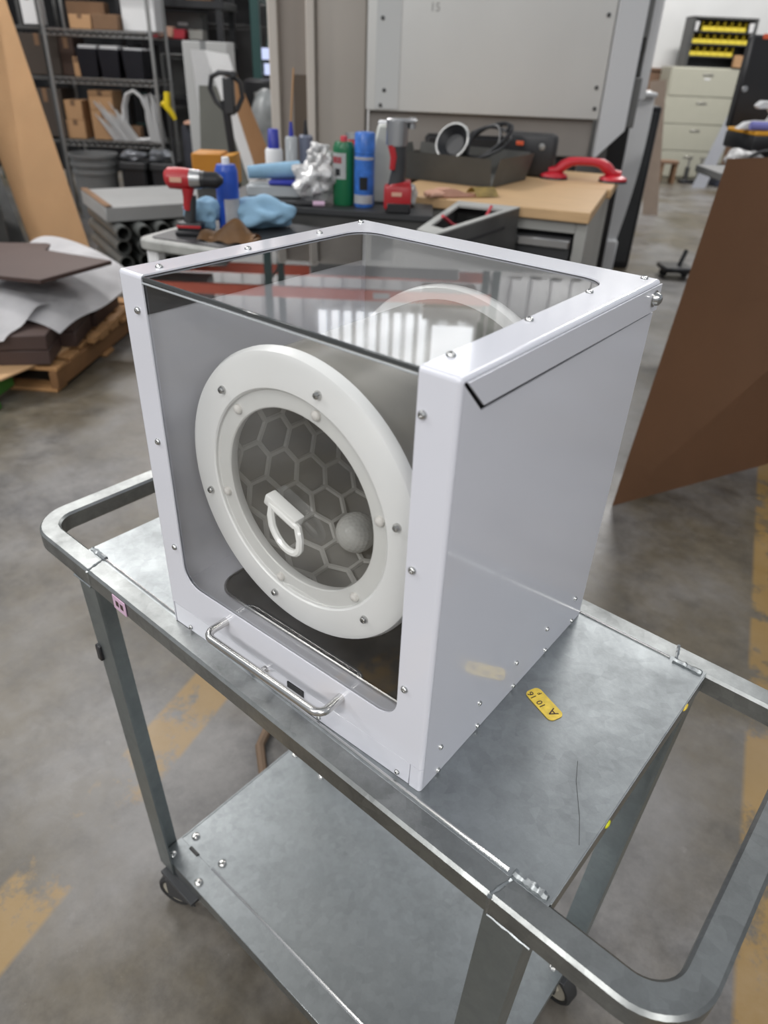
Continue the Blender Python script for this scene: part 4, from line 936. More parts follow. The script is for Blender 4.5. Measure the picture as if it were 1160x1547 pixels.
m = MB(); m.box(-0.06, 0.30, -0.10, 0.18, 0.0, 0.06, 0.01); m.box(-0.12, 0.30, -0.14, 0.2, 0.13, 0.215, 0.012, seg=2); m.box(-0.04, 0.3, -0.10, 0.18, 0.06, 0.13); m.build('body', M_black, t)
m = MB(); m.box(-0.12, 0.28, -0.142, 0.19, 0.212, 0.234, 0.006); m.build('lid_trim', M_orng, t)
t = TB('table_saw_base', 'amber foot plate under the black tool case', 'plate', 1.95, 4.36, 0.971)
m = MB(); m.box(-0.10, 0.12, -0.02, 0.05, 0, 0.02, 0.004); m.build('plate', M_orng, t)
t = TB('black_printer', 'tall black monitor-like case at the upper right edge on the side table', 'case', 2.06, 4.80, 0.971, 0)
m = MB(); m.box(-0.115, 0.5, 0, 0.08, 0.22, 0.68, 0.012); m.build('housing', M_black, t)
m = MB(); m.box(-0.02, 0.4, 0.02, 0.07, 0.0, 0.22, 0.006); m.build('stand', M_black2, t)
m = MB(); m.lathe([(0, 0.004), (0.016, 0.004), (0.018, 0)], 12, Matrix.Translation((-0.085, -0.001, 0.42)) @ RXF); m.build('knob', M_alu, t)
m = MB(); m.box(-0.06, 0.1, -0.004, 0.002, 0.66, 0.685, 0.002); m.build('orange_badge', M_beam, t)
t = TB('white_bracket', 'white hooked plastic bracket resting across the top of the tool case', 'bracket', 1.90, 4.50, 1.206, 0)
m = MB(); m.prism([(-0.04, 0.0), (0.16, 0.0), (0.30, 0.0), (0.30, 0.10), (0.16, 0.14), (0.06, 0.14), (0.035, 0.115), (0.05, 0.10), (0.105, 0.105), (0.135, 0.075), (0.12, 0.045), (0.06, 0.045), (0.0, 0.035)], -0.03, 0.03, Matrix(((1, 0, 0, 0), (0, 0, -1, 0), (0, 1, 0, 0), (0, 0, 0, 1))), 0.004); m.build('hook', M_label, t)
t = TB('white_plank', 'narrow white plank leaning aslant in front of the beige file cabinet', 'plank', 4.72, 11.45, 0)
m = MB(); b = bmesh.new(); vs = [b.verts.new(v) for v in ((-0.40, 0, 0), (-0.20, 0, 0), (0.30, 0.42, 1.30), (0.12, 0.42, 1.30))]; b.faces.new(vs); bmesh.ops.solidify(b, geom=b.faces[:], thickness=0.03); m.merge(b)
m.build('board', mat('strut_white', (0.50, 0.51, 0.55), 0.45), t)
t = TB('lavender_roll', 'small lavender plastic roll on the lid of the tool case', 'roll', 1.95, 4.445, 1.2065)
m = MB(); m.cyl((-0.045, -0.018, 0.022), (0.06, -0.022, 0.022), 0.022, seg=14, bev=0.003); m.build('roll', M_lav, t)
t = TB('plastic_bag', 'crumpled clear plastic bag bulging before the tool case', 'bag', 1.90, 4.36, 0.992)
crumple(0.10, 0.045, 0.062, 33, 0.32).build('bag', M_foil, t, ang=20)
t = TB('black_hose', 'loop of black hose with a red band at the right edge of the side table', 'hose', 2.02, 4.30, 0.975)
m = MB(); m.tube([(0.16*math.cos(rad(200-1.7*k*4))-0.0, -0.03+0.012*k/30, 0.02+0.13*math.sin(rad(max(0, 180-k*6)))) for k in range(0, 31)], 0.009, 8); m.build('hose', M_black, t)
m = MB(); m.box(0.02, 0.10, 0.0, 0.03, 0.05, 0.085, 0.005); m.build('red_band', M_redlabel, t)
t = TB('floor_jack', 'small dark trolley foot on the floor at the left edge of the brown board', 'trolley', 2.33, 6.15, 0)
m = MB(); m.box(-0.10, 0.14, -0.12, 0.12, 0.05, 0.09, 0.01); m.tube([(0.05, 0, 0.09), (0.10, 0.05, 0.20)], 0.018, 8); m.build('frame', M_black, t)
for x in (-0.07, 0.11): m = MB(); m.cyl((x, -0.02, 0.03), (x, 0.02, 0.03), 0.03, seg=14); m.build('wheel', M_rubber, t)

# ------------------------------------------------------------------ left: pallet with plates and foam
pa = TB('wooden_pallet', 'wooden pallet under the dark brown blocks at the left', 'pallet', -1.63, 3.26, 0, -4)
BRD = MB().box(-1.15, 0.02, 0, 0.105, 0, 0.020, 0.003).mesh('deck_board', M_pine)
for k in range(8): link('deck_board', BRD, pa, XF((-0.03+random.uniform(-0.03, 0.02), 0.005+0.155*k, 0.110)))
for k in (0, 3, 6): link('bottom_board', BRD, pa, XF((-0.03+random.uniform(-0.02, 0.02), 0.0+0.17*k, 0.0)))
STR = MB().box(0, 0.04, 0, 1.19, 0.020, 0.110, 0.003).mesh('stringer', mat('pallet_pine_dark', lin(128, 92, 58), 0.8, var=0.2, scale=5))
for x in (-0.055, -0.58, -1.13): link('stringer', STR, pa, XF((x, 0.0, 0)))
gp = TB('green_pallet', 'green-painted pallet runner in front of the wooden pallet', 'pallet', -1.79, 2.96, 0, -4)
m = MB(); m.box(-0.95, -0.10, 0, 0.04, 0.03, 0.115, 0.004); m.box(-0.14, -0.10, 0.0, 0.30, 0.03, 0.115, 0.004); m.build('runner', M_green, gp)
m = MB(); m.box(-0.95, -0.06, -0.01, 0.10, 0.0, 0.03, 0.003); m.build('foot_board', M_green, gp)
t = TB('cardboard_sheet', 'tan cardboard sheet under the front brown block on the pallet', 'sheet', -1.72, 3.07, 0.131, -4)
m = MB(); m.prism([(-0.75, -0.02), (-0.10, 0.0), (0.0, 0.34), (0.02, 0.60), (-0.75, 0.60)], 0, 0.012, None, 0.002); m.build('sheet', M_tan, t)
t = TB('timber_batten', 'pale timber batten along the right side of the pallet load', 'timber', -1.60, 3.62, 0.131, 0)
m = MB(); m.box(-0.02, 0.02, 0.0, 0.62, 0, 0.03, 0.003); m.build('batten', M_pine, t)
def block(label, a, b, h, sx, sy, sz, rz, n=2):
    t = TB('plate_stack', label, 'plates', a, b, h, rz)
    for k in range(n):
        m = MB(); m.box(-sx/2+random.uniform(-.004, .004), sx/2, -sy/2, sy/2, k*sz/n, (k+1)*sz/n-0.003, 0.004); m.build('plate', M_umber, t)
block('front stack of dark brown plates on the tan cardboard sheet', -1.80, 3.36, 0.144, 0.24, 0.22, 0.150, 10)
block('second stack of dark brown plates behind the front stack on the pallet', -1.80, 3.66, 0.145, 0.30, 0.30, 0.155, 6)
block('third stack of dark brown plates at the back right of the pallet', -1.84, 4.08, 0.132, 0.34, 0.42, 0.160, 2)
block('tall dark brown plate stack hidden under the white foam', -2.28, 3.50, 0.132, 0.36, 0.60, 0.28, 8)
block('tall dark brown plate stack bearing the large top plate', -2.18, 4.14, 0.132, 0.34, 0.40, 0.34, 8)
def foam(label, pts, thick, seed, h0, amp=0.03, edge=0.0):
    rr = np.random.RandomState(seed); ph = rr.uniform(0, 6, 4)
    P = [Vector((*B(a, b, h), )) for a, b, h in pts]
    t = thing('foam_sheet', label, 'packing foam', (P[0]+P[2])/2, 0)
    c = (P[0]+P[2])/2
    m = MB()
    def f(u, v):
        q = P[0]*(1-u)*(1-v)+P[1]*u*(1-v)+P[2]*u*v+P[3]*(1-u)*v - c
        q.z += amp*(math.sin(5*u+ph[0]+3*v)+0.7*math.sin(9*v+ph[1]+2*u)) - edge*((2*u-1)**4)
        return q
    m.grid(22, 22, f, thick); m.build('sheet', M_foam, t, ang=80)
foam('white packing foam sheet under the large top brown plate', [(-2.45, 3.50, 0.40), (-1.64, 3.38, 0.31), (-1.47, 4.12, 0.40), (-2.25, 4.55, 0.50)], 0.03, 1, 0, 0.015, 0.06)
foam('white packing foam bunched between the two upper brown plates', [(-2.35, 3.10, 0.31), (-1.83, 3.20, 0.27), (-1.74, 3.52, 0.37), (-2.25, 3.62, 0.45)], 0.02, 5, 0, 0.018)
t = TB('brown_plate', 'large dark brown plate on top of the white foam', 'plate', -1.86, 3.86, 0.492, 0)
m = MB(); m.prism([(0.36, -0.02), (0.16, -0.44), (-0.38, -0.33), (-0.20, 0.20)], 0, 0.022, None, 0.003); m.build('plate', M_umber, t)
t = TB('brown_plate', 'dark brown plate at the left edge of the picture, lower than the large top plate', 'plate', -2.18, 3.26, 0.435, 0)
m = MB(); m.prism([(0.22, -0.02), (0.06, -0.22), (-0.5, -0.2), (-0.4, 0.05)], 0, 0.022, None, 0.003); m.build('plate', M_umber, t)

# dark cabinet with a drawer at the left edge
t = TB('dark_cabinet', 'black steel cabinet with an open grey drawer at the left edge', 'cabinet', -3.26, 5.28, 0, -30)
m = MB(); m.box(-0.6, 0.0, 0, 0.5, 0.08, 0.42, 0.006); m.build('body', M_dgrey, t)
m = MB(); m.box(-0.55, 0.06, -0.22, 0.2, 0.43, 0.50, 0.006); dr = m.build('drawer', M_grey, t)
m = MB(); m.box(-0.5, -0.1, -0.235, -0.218, 0.455, 0.475, 0.003); m.build('drawer_pull', M_alu, dr)
t = TB('steel_plate', 'dark grey steel plate leaning between the black cabinet and the tan board', 'plate', -2.93, 5.85, 0, 0)
m = MB(); b = bmesh.new(); vs = [b.verts.new(v) for v in ((-0.30, 0, 0), (0.0, 0.0, 0), (-0.50, 0.55, 1.15), (-0.85, 0.55, 1.15))]; b.faces.new(vs); bmesh.ops.solidify(b, geom=b.faces[:], thickness=0.03); m.merge(b); m.build('plate', M_dgrey, t)

# tan board leaning at the left
t = TB('tan_board', 'tall tan fibreboard panel leaning at the far left', 'board', -2.97, 6.02, 0, 0)
m = MB(); b = bmesh.new()
vs = [b.verts.new(v) for v in ((-0.02, 0.0, 0), (0.49, -0.06, 0), (-0.38, 1.1, 2.05), (-0.95, 1.16, 2.05))]; b.faces.new(vs); bmesh.ops.solidify(b, geom=b.faces[:], thickness=0.025); m.merge(b); m.build('board', M_tan, t)

# pipes and the slab on them
PX = TB  # pipes run along one direction, four layers
pdir = (0.535, -0.845); pn = (0.845, 0.535)
PIPE = MB().lathe([(0.050, 0), (0.050, 0.92), (0.042, 0.92), (0.042, 0.0)], 18, Matrix.Rotation(PI/2, 4, 'X'), True).mesh('pipe_wall', M_pipe)
n_ = 0
for lay in range(4):
    for k in range(5):
        off = 0.145*k; j = random.uniform(-0.05, 0.05)
        a0 = -2.46+0.02+pn[0]*(off+0.04); b0 = 5.94+pn[1]*(off+0.04)
        lab = 'grey steel pipe under the grey slab, %s layer, %s' % (['bottom', 'second', 'third', 'top'][lay], ['leftmost', 'second from left', 'in the middle', 'second from right', 'rightmost'][k])
        o = TB('steel_pipe', lab, 'pipe', a0-pdir[0]*j, b0-pdir[1]*j, 0.052+0.1035*lay, math.degrees(math.atan2(pdir[1], pdir[0]))+90, 'stacked grey pipes')
        link('pipe_wall', PIPE, o)
        n_ += 1
t = TB('grey_slab', 'grey flat crate lid lying on the pile of steel pipes', 'slab', -2.46, 5.91, 0.418, math.degrees(math.atan2(pdir[1], pdir[0])))
m = MB(); m.box(0, 0.80, 0.0, 0.84, 0.0, 0.10, 0.006); m.build('slab', mat('slab_grey', (0.30, 0.30, 0.295), 0.55, var=0.06, scale=4), t)
m = MB(); m.box(0.0, 0.80, 0.0, 0.05, 0.100, 0.112, 0.003); m.build('edge_batten', M_card2, t)

# ------------------------------------------------------------------ chrome wire shelving
SB = 7.8
sh = TB('wire_shelving', 'tall chrome wire shelving unit behind the tan board', 'shelving', -3.32, SB, 0)
for x in (0.0, 0.98):
    for y in (0.0, 0.50):
        m = MB(); m.cyl((x, y, 0), (x, y, 2.35), 0.018, seg=10); m.build('post', M_chrome, sh)
for z in (0.66, 1.19, 1.57, 2.05):
    m = MB()
    for y in (0.0, 0.50):
        m.cyl((0, y, z), (0.98, y, z), 0.006, seg=6); m.cyl((0, y, z-0.045), (0.98, y, z-0.045), 0.005, seg=6)
        for k in range(17): m.cyl((0.0306*2*k, y, z), (0.0306*(2*k+1), y, z-0.045), 0.004, seg=5); m.cyl((0.0306*(2*k+1), y, z-0.045), (0.0306*min(32, 2*k+2), y, z), 0.004, seg=5)
    for x in (0.0, 0.98): m.cyl((x, 0, z), (x, 0.5, z), 0.006, seg=6)
    for k in range(1, 30): m.cyl((0.0326*k, 0, z+0.004), (0.0326*k, 0.5, z+0.004), 0.0035, seg=5)
    m.build('wire_shelf', M_chrome, sh)
def carton(label, x0, x1, z, hgt, y=0.05, dep=0.3, m_=None, group=None, rz=0):
    a = -3.32+(x0+x1)/2; t = TB('carton', label, 'carton', a, SB+y, z, rz, group); w = (x1-x0)/2
    m = MB(); m.box(-w, w, 0, dep, 0, hgt, 0.004); m.build('box', m_ or M_card, t)
    m = MB(); m.box(-0.022, 0.022, -0.001, dep, hgt-0.001, hgt+0.001); m.box(-0.022, 0.022, -0.0015, 0.0, hgt*0.72, hgt); m.build('tape', M_card2, t)
carton('open-topped tan carton on the upper shelf next to the left chrome post', 0.23, 0.43, 1.58, 0.11)
carton('wide brown carton on the upper shelf right of the small tan carton', 0.44, 0.68, 1.58, 0.12, m_=M_card2)
carton('dark brown carton behind the tan carton on the upper shelf', 0.10, 0.46, 1.58, 0.22, 0.36, 0.14, M_card2)
carton('white carton at the left end of the upper shelf', -0.24, -0.10, 1.60, 0.26, 0.15, 0.2, M_label)
carton('slim tan carton on the middle shelf left of the dark bins', 0.20, 0.265, 1.20, 0.16)
carton('tan carton on the lower shelf at the left, upper of two', 0.04, 0.21, 0.835, 0.165)
carton('tan carton on the lower shelf at the left, under another', 0.03, 0.21, 0.67, 0.163)
carton('tan carton on the lower shelf in the middle, upper of two', 0.29, 0.52, 0.925, 0.165)
carton('tan carton on the lower shelf in the middle, under another', 0.29, 0.53, 0.67, 0.253)
carton('small brown carton on the lower shelf under the clear hose arch', 0.58, 0.72, 0.67, 0.12, 0.16, 0.1, M_card2)
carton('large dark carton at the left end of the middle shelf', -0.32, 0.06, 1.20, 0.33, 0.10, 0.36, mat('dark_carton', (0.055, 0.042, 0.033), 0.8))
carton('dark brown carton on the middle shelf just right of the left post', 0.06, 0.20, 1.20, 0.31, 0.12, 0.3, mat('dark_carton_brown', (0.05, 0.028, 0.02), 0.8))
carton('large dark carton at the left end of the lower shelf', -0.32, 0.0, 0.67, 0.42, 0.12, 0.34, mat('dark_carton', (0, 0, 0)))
t = TB('side_rack', 'dark low rack to the left of the chrome shelving', 'rack', -3.70, SB+0.1, 0)
m = MB()
for x in (-0.05, 0.31): m.box(x-0.015, x+0.015, 0, 0.03, 0, 2.2); m.box(x-0.015, x+0.015, 0.40, 0.43, 0, 2.2)
m.build('upright', M_dgrey, t)
for z in (0.62, 1.16, 1.56): m = MB(); m.box(-0.07, 0.33, 0, 0.43, z, z+0.03, 0.002); m.build('shelf_board', M_dgrey, t)
for k, (nm) in enumerate(('leftmost of three, beside the slim tan carton', 'middle of three', 'rightmost of three, beside the right chrome post')):
    t = TB('storage_bin', 'dark plastic storage bin on the middle shelf, '+nm, 'bin', -3.32+0.345+0.205*k+(0.02 if k == 2 else 0), SB+0.04, 1.20, 0, 'dark storage bins')
    b = bmesh.new(); m = MB()
    bot, top = [(-0.082, 0), (0.082, 0), (0.082, 0.36), (-0.082, 0.36)], [(-0.095, -0.01), (0.095, -0.01), (0.095, 0.38), (-0.095, 0.38)]
    v0 = [b.verts.new((x, y, 0)) for x, y in bot]; v1 = [b.verts.new((x, y, 0.225)) for x, y in top]
    b.faces.new(v0[::-1])
    for q in range(4): b.faces.new((v0[q], v0[(q+1) % 4], v1[(q+1) % 4], v1[q]))
    bmesh.ops.solidify(b, geom=b.faces[:], thickness=0.004); m.merge(b); sb = m.build('shell', M_bin, t)
    m = MB(); m.tube([(x, y, 0.225) for x, y in top], 0.007, 6, True); m.build('rim', M_bin, sb)
    m = MB(); m.box(-0.082, 0.084, 0.02, 0.33, 0.19, 0.258 if k < 2 else 0.245, 0.006); m.build('white_contents', M_label, sb)
# bent clear hoses and white wisps
t = TB('clear_hose', 'two bent clear hoses arching up on the lower shelf', 'hose', -2.60, SB+0.10, 0.672)
for dy, s in ((0.0, 1.0), (0.04, 0.88)):
    m = MB(); m.tube([(-0.13*s, dy, 0.0), (-0.135*s, dy, 0.16), (-0.12*s, dy, 0.30), (-0.075*s, dy, 0.395), (0, dy, 0.43*(0.9+0.1*s)), (0.065*s, dy, 0.38), (0.105*s, dy, 0.27), (0.125*s, dy, 0.14), (0.135*s, dy, 0.0)], 0.015, 8); m.build('hose', M_label, t)
def wisps(label, a, base, n, lean, hgt, seed, spread):
    t = TB('plastic_strips', label, 'strips', a, SB+0.04, base)
    rr = random.Random(seed); m = MB()
    for k in range(n):
        x = rr.uniform(-spread, spread); l = hgt*rr.uniform(0.55, 1.0); w = 0.016+0.014*rr.random(); y = rr.uniform(-0.03, 0.06)
        q0 = Vector((x, y, 0)); q1 = Vector((x+lean*l*0.5, y, l*0.55)); q2 = Vector((x+lean*l*1.0+rr.uniform(-.02, .02), y+rr.uniform(-.02, .02), l))
        b = bmesh.new(); vs = []
        for q, ww in ((q0, w), (q1, w*0.9), (q2, 0.003)): vs.append((b.verts.new(q+Vector((-ww, 0, 0))), b.verts.new(q+Vector((ww, 0, 0)))))
        for i in range(2): b.faces.new((vs[i][0], vs[i][1], vs[i+1][1], vs[i+1][0]))
        bmesh.ops.solidify(b, geom=b.faces[:], thickness=0.003); m.merge(b)
    o = m.build('strips', M_label, t); o['kind'] = 'stuff'
wisps('bundle of white plastic strips slanting left on the lower shelf before the cartons', -2.70, 0.672, 26, -0.75, 0.34, 2, 0.11)
wisps('upright bundle of white plastic strips at the right end of the lower shelf', -2.40, 0.672, 24, -0.12, 0.42, 5, 0.055)
t = TB('white_sheet_scraps', 'flat white plastic scraps lying along the front of the lower shelf', 'strips', -2.58, SB+0.03, 0.671)
for k in range(4): m = MB(); m.box(-0.16+0.08*k, -0.02+0.08*k, 0, 0.08, 0.004*k, 0.018+0.004*k, 0.002, XF((0, 0, 0), 0, 0, rad(-12+9*k))); m.build('scrap', M_label, t)
# under the shelves
t = TB('grey_pail', 'ribbed grey round tub on the floor under the chrome shelving', 'tub', -2.98, 7.60, 0)
m = MB(); m.lathe([(0, 0), (0.185, 0), (0.20, 0.25), (0.205, 0.40), (0.215, 0.405), (0.215, 0.43), (0.208, 0.435), (0.21, 0.47), (0.222, 0.475), (0.222, 0.50), (0.212, 0.505), (0.214, 0.545), (0.230, 0.55), (0.230, 0.575), (0.21, 0.575), (0.19, 0.3), (0, 0.28)], 32); m.build('tub', M_pail, t)
for k, (a, w, lab) in enumerate(((-2.57, 0.125, 'black tub on the floor right of the ribbed grey tub'), (-2.285, 0.115, 'black tub on the floor under the upright white strips'))):
    t = TB('black_tub', lab, 'tub', a, 7.62, 0)
    m = MB(); m.prism(rrect(-w, w, -0.13, 0.2, 0.04), 0, 0.50, None, 0.006); m.build('body', M_black, t)
    m = MB(); m.prism(rrect(-w-0.012, w+0.012, -0.142, 0.212, 0.04), 0.46, 0.52, None, 0.006); m.build('rim', M_black2, t)
    t2 = TB('clear_bag', 'clear bag of film on top of the black tub %s' % ('beside the grey tub' if k == 0 else 'under the strips'), 'bag', a-0.02, 7.58, 0.521); crumple(0.11, 0.08, 0.05, 40+k, 0.3).build('bag', mat('grey_film', (0.2, 0.21, 0.23), 0.25, 0.3, var=0.4, scale=12), t2, ang=20)
t = TB('white_table_leg', 'slanted white folding leg standing right of the black tubs', 'leg stand', -2.03, 7.38, 0)
m = MB(); m.cyl((0.02, 0, 0), (-0.12, 0, 0.64), 0.014, seg=8); m.build('bar', M_pail, t); m = MB(); m.box(-0.06, 0.10, -0.03, 0.03, 0, 0.02, 0.004); m.build('foot', M_black, t)
t = TB('yellow_clamp', 'bright yellow bent clamp handle hanging right of the white strips', 'clamp', -2.10, 7.30, 0)
m = MB(); m.tube([(0.0, 0, 1.13), (-0.005, 0, 1.07), (-0.015, 0, 1.02), (0.02, 0, 0.97), (0.05, 0, 0.915)], [0.028, 0.030, 0.034, 0.026, 0.018], 10); m.tube([(-0.01, 0, 1.02), (-0.055, 0, 1.045), (-0.065, 0, 1.02)], [0.022, 0.016, 0.012], 8); m.build('handle', M_yellow, t)
m = MB(); m.cyl((0.0, 0.02, 0), (0.0, 0.02, 1.0), 0.014, seg=8); m.box(-0.09, 0.09, -0.05, 0.09, 0, 0.02, 0.004); m.build('stand', M_black, t)
t = TB('tarpaulin_bundle', 'dark folded tarpaulin bundle on a stand under the yellow clamp', 'bundle', -1.98, 7.50, 0)
m = MB(); m.box(-0.10, 0.26, 0.05, 0.3, 0, 0.86, 0.03, seg=2); m.build('bundle', mat('tarp_navy', (0.022, 0.024, 0.034), 0.7, var=0.3, scale=6), t)
m = MB(); m.box(-0.06, 0.06, 0.02, 0.2, 0.86, 0.885, 0.004); m.build('wrap', M_flesh, t)

# ------------------------------------------------------------------ black rack, grey cabinets, pallet racking
bk = TB('black_rack', 'black steel rack with deep shelves behind the chrome shelving', 'rack', -2.72, 8.6, 0)
m = MB()
for x in (0.0, 0.86):
    for y in (0, 0.6): m.box(x-0.03, x+0.03, y-0.03, y+0.03, 0, 2.4)
m.build('upright', M_black, bk)
for z in (0.95, 1.47, 1.80, 2.3): m = MB(); m.box(-0.03, 0.92, -0.04, 0.62, z, z+0.065, 0.004); m.build('shelf_beam', M_black, bk)
t = TB('red_tool_case', 'red case with a peach wrap on the middle shelf of the black rack', 'case', -2.40, 8.60, 1.536)
m = MB(); m.box(-0.18, 0.17, 0, 0.2, 0, 0.085, 0.008); m.build('case', M_redlabel, t); m = MB(); m.box(-0.10, 0.06, -0.02, 0.15, 0.01, 0.105, 0.012); m.build('wrap', M_flesh, t)
t = TB('pale_carton', 'small pale carton right of the red case on the black rack', 'carton', -2.12, 8.62, 1.536)
m = MB(); m.box(-0.07, 0.07, 0, 0.2, 0, 0.085, 0.004); m.build('box', mat('pale_box', (0.35, 0.34, 0.31), 0.7), t); m = MB(); m.box(-0.02, 0.02, -0.001, 0.2, 0.084, 0.087); m.build('tape', M_card2, t)
for k, (a, w, h0, hh, mt, lab) in enumerate(((-2.30, 0.20, 1.536, 0.24, M_grey, 'grey case at the back of the black rack middle shelf'), (-2.50, 0.16, 1.866, 0.16, M_black2, 'charcoal case on the top shelf of the black rack, left one'), (-2.12, 0.14, 1.866, 0.13, M_card2, 'brown carton on the top shelf of the black rack, right one'))):
    t = TB('storage_case', lab, 'case', a, 8.85, h0); m = MB(); m.box(-w, w, 0, 0.25, 0, hh, 0.008); m.build('body', mt, t); m = MB(); m.box(-0.05, 0.05, -0.012, 0.0, hh*0.5, hh*0.62, 0.003); m.build('handle', M_label if k == 0 else M_black, t)
for k, (a, b, w, d, hh, mt, lab) in enumerate(((-2.52, 9.35, 0.20, 0.5, 1.40, M_grey, 'grey steel locker behind the black rack, the short one'), (-1.90, 9.4, 0.30, 0.5, 1.70, mat('locker_dark', (0.062, 0.058, 0.056), 0.5), 'tall dark grey locker left of the green rack upright'), (-1.52, 10.0, 0.25, 0.4, 1.95, M_dgrey, 'dark locker behind the glowing screens'))):
    t = TB('steel_locker', lab, 'locker', a, b, 0); m = MB(); m.box(-w, w, 0, d, 0.0, hh, 0.006); m.build('body', mt, t)
    m = MB(); m.box(-w+0.02, w-0.02, -0.012, 0, 0.06, hh-0.04, 0.004); d_ = m.build('door', mt, t); m = MB(); m.box(w-0.09, w-0.06, -0.03, -0.01, hh*0.5, hh*0.5+0.14, 0.004); m.build('handle', M_alu, d_)
t = TB('white_carton_tall', 'tall white carton standing on the top shelf of the chrome shelving', 'carton', -2.46, 7.95, 1.582, 0)
m = MB(); m.box(-0.17, 0.14, 0, 0.25, 0, 0.33, 0.004); m.build('box', M_label, t); m = MB(); m.box(-0.025, 0.0, -0.001, 0.25, 0.329, 0.332); m.build('tape', M_pail, t)
t = TB('black_ladder', 'black step ladder folded behind the chrome shelving', 'ladder', -2.70, 8.38, 0, 0)
m = MB()
for x in (-0.10, 0.10): m.box(x-0.02, x+0.02, 0, 0.05, 0, 2.2)
m.build('rail', M_black, t)
for k in range(7): m = MB(); m.box(-0.08, 0.08, 0.0, 0.05, 0.2+0.28*k, 0.225+0.28*k); m.build('rung', M_rack, t)

t = TB('dark_backdrop', 'added black backdrop hung behind the chrome shelving and the lockers', 'backdrop', -3.0, 10.6, 0)  # added backdrop that darkens the pale wall behind the shelving
m = MB(); m.grid(60, 6, lambda u, v: Vector((-3.6+5.0*u, 0.05*math.sin(60*u)*(1.2-v), 2.0*v)), 0.01); m.build('cloth', M_black, t)
for x in (-3.6, -1.1, 1.4): m = MB(); m.cyl((x, 0.08, 0), (x, 0.08, 2.05), 0.03, seg=10); m.build('post', M_dgrey, t)
# leaning sheets
def lean_sheet(name, label, pts, thick, material, cat='sheet'):
    c = B(pts[0][0], pts[0][1], 0); t = thing(name, label, cat, c, 0)
    b = bmesh.new(); vs = [b.verts.new(B(*p_)-c) for p_ in pts]; b.faces.new(vs); bmesh.ops.solidify(b, geom=b.faces[:], thickness=thick)
    bmesh.ops.recalc_face_normals(b, faces=b.faces[:]); m = MB(); m.merge(b); m.build('sheet', material, t)
    return t
lean_sheet('leaning_sheet', 'grey-green sheet leaning behind the orange bin', [(-1.66, 6.35, 0), (-1.02, 6.30, 0), (-1.42, 6.62, 1.22), (-1.64, 6.62, 1.22)], 0.02, M_greyply)
lean_sheet('leaning_sheet', 'white sheet leaning behind the black pallet-jack handle', [(-0.98, 6.02, 0), (-0.86, 6.02, 0), (-1.34, 6.42, 1.44), (-1.52, 6.42, 1.46)], 0.02, M_white)
lean_sheet('leaning_sheet', 'tan board leaning right of the black pallet-jack handle', [(-0.88, 5.95, 0.0), (-0.64, 5.95, 0.0), (-1.26, 6.28, 1.32), (-1.36, 6.28, 1.34)], 0.02, M_card)
lean_sheet('leaning_sheet', 'small white card standing at the top left of the grey-green sheet', [(-1.62, 6.66, 0), (-1.50, 6.66, 0), (-1.56, 6.70, 1.46), (-1.70, 6.70, 1.46)], 0.015, M_label)
t = TB('white_crate', 'white and grey carton stacked behind the white leaning sheet', 'carton', -1.62, 7.1, 0)
m = MB(); m.box(-0.25, 0.12, 0, 0.35, 0, 1.52, 0.006); m.build('box', mat('carton_pale', (0.42, 0.42, 0.41), 0.7), t); m = MB(); m.box(-0.10, -0.05, -0.001, 0.35, 1.0, 1.522); m.build('tape', M_pail, t)
# pallet-jack handle
t = TB('pallet_jack', 'black pallet jack with a looped steering handle standing behind the benches', 'pallet jack', -1.10, 5.2, 0)
m = MB(); m.cyl((0.06, 0, 0.15), (-0.03, 0, 1.20), 0.026, seg=12); m.build('shaft', M_black, t)
m = MB(); m.tube([(-0.03, 0, 1.14), (-0.085, 0, 1.19), (-0.118, 0, 1.26), (-0.105, 0, 1.325), (-0.055, 0, 1.35), (0.02, 0, 1.345), (0.075, 0, 1.30), (0.085, 0, 1.22), (0.045, 0, 1.15), (-0.02, 0, 1.12)], 0.016, 8, True); m.build('loop_handle', M_black, t)
m = MB(); m.box(-0.035, 0.035, -0.03, 0.03, 1.12, 1.33, 0.01); m.cyl((0.045, -0.03, 1.33), (0.05, -0.03, 1.36), 0.02, seg=12); m.build('lever', M_black2, t)
m = MB(); m.box(-0.12, 0.20, -0.1, 0.5, 0.05, 0.2, 0.02); m.box(-0.25, -0.09, 0.3, 0.72, 0.05, 0.1, 0.01); m.box(0.17, 0.33, 0.3, 0.72, 0.05, 0.1, 0.01); m.build('fork_base', M_black, t)
for x in (-0.02, 0.10): m = MB(); m.cyl((x-0.025, -0.02, 0.06), (x+0.025, -0.02, 0.06), 0.06, seg=16); m.build('wheel', M_rubber, t)
t = TB('orange_bin', 'amber cardboard bin standing on a grey pedestal behind the cordless drill', 'bin', -1.25, 4.70, 0); t.scale = (0.94, 0.94, 1)
m = MB(); m.box(0, 0.19, 0, 0.22, 0.76, 0.945, 0.006); m.build('bin', M_orange, t)
m = MB(); m.prism([(0.19, 0), (0.25, 0.10), (0.25, 0.32), (0.19, 0.22)], 0.76, 0.93); m.build('flap', mat('orange_bin_light', (0.56, 0.25, 0.02), 0.45), t)
m = MB(); m.box(0.01, 0.18, 0.02, 0.20, 0.0, 0.76, 0.004); m.build('pedestal', M_dgrey, t)
t = TB('wrapped_goods', 'film-wrapped grey goods on a pallet behind the pallet-jack handle', 'goods', -1.24, 7.3, 0)
m = crumple(0.20, 0.18, 0.52, 51, 0.12); m.build('bundle', mat('wrap_grey', (0.24, 0.25, 0.25), 0.3, var=0.35, scale=7, bump=0.3), t, X=Matrix.Translation((0.03, 0, 0.13)), ang=30)
m = MB(); m.box(-0.22, 0.28, -0.2, 0.2, 0, 0.13, 0.006); m.build('pallet_base', M_card2, t)
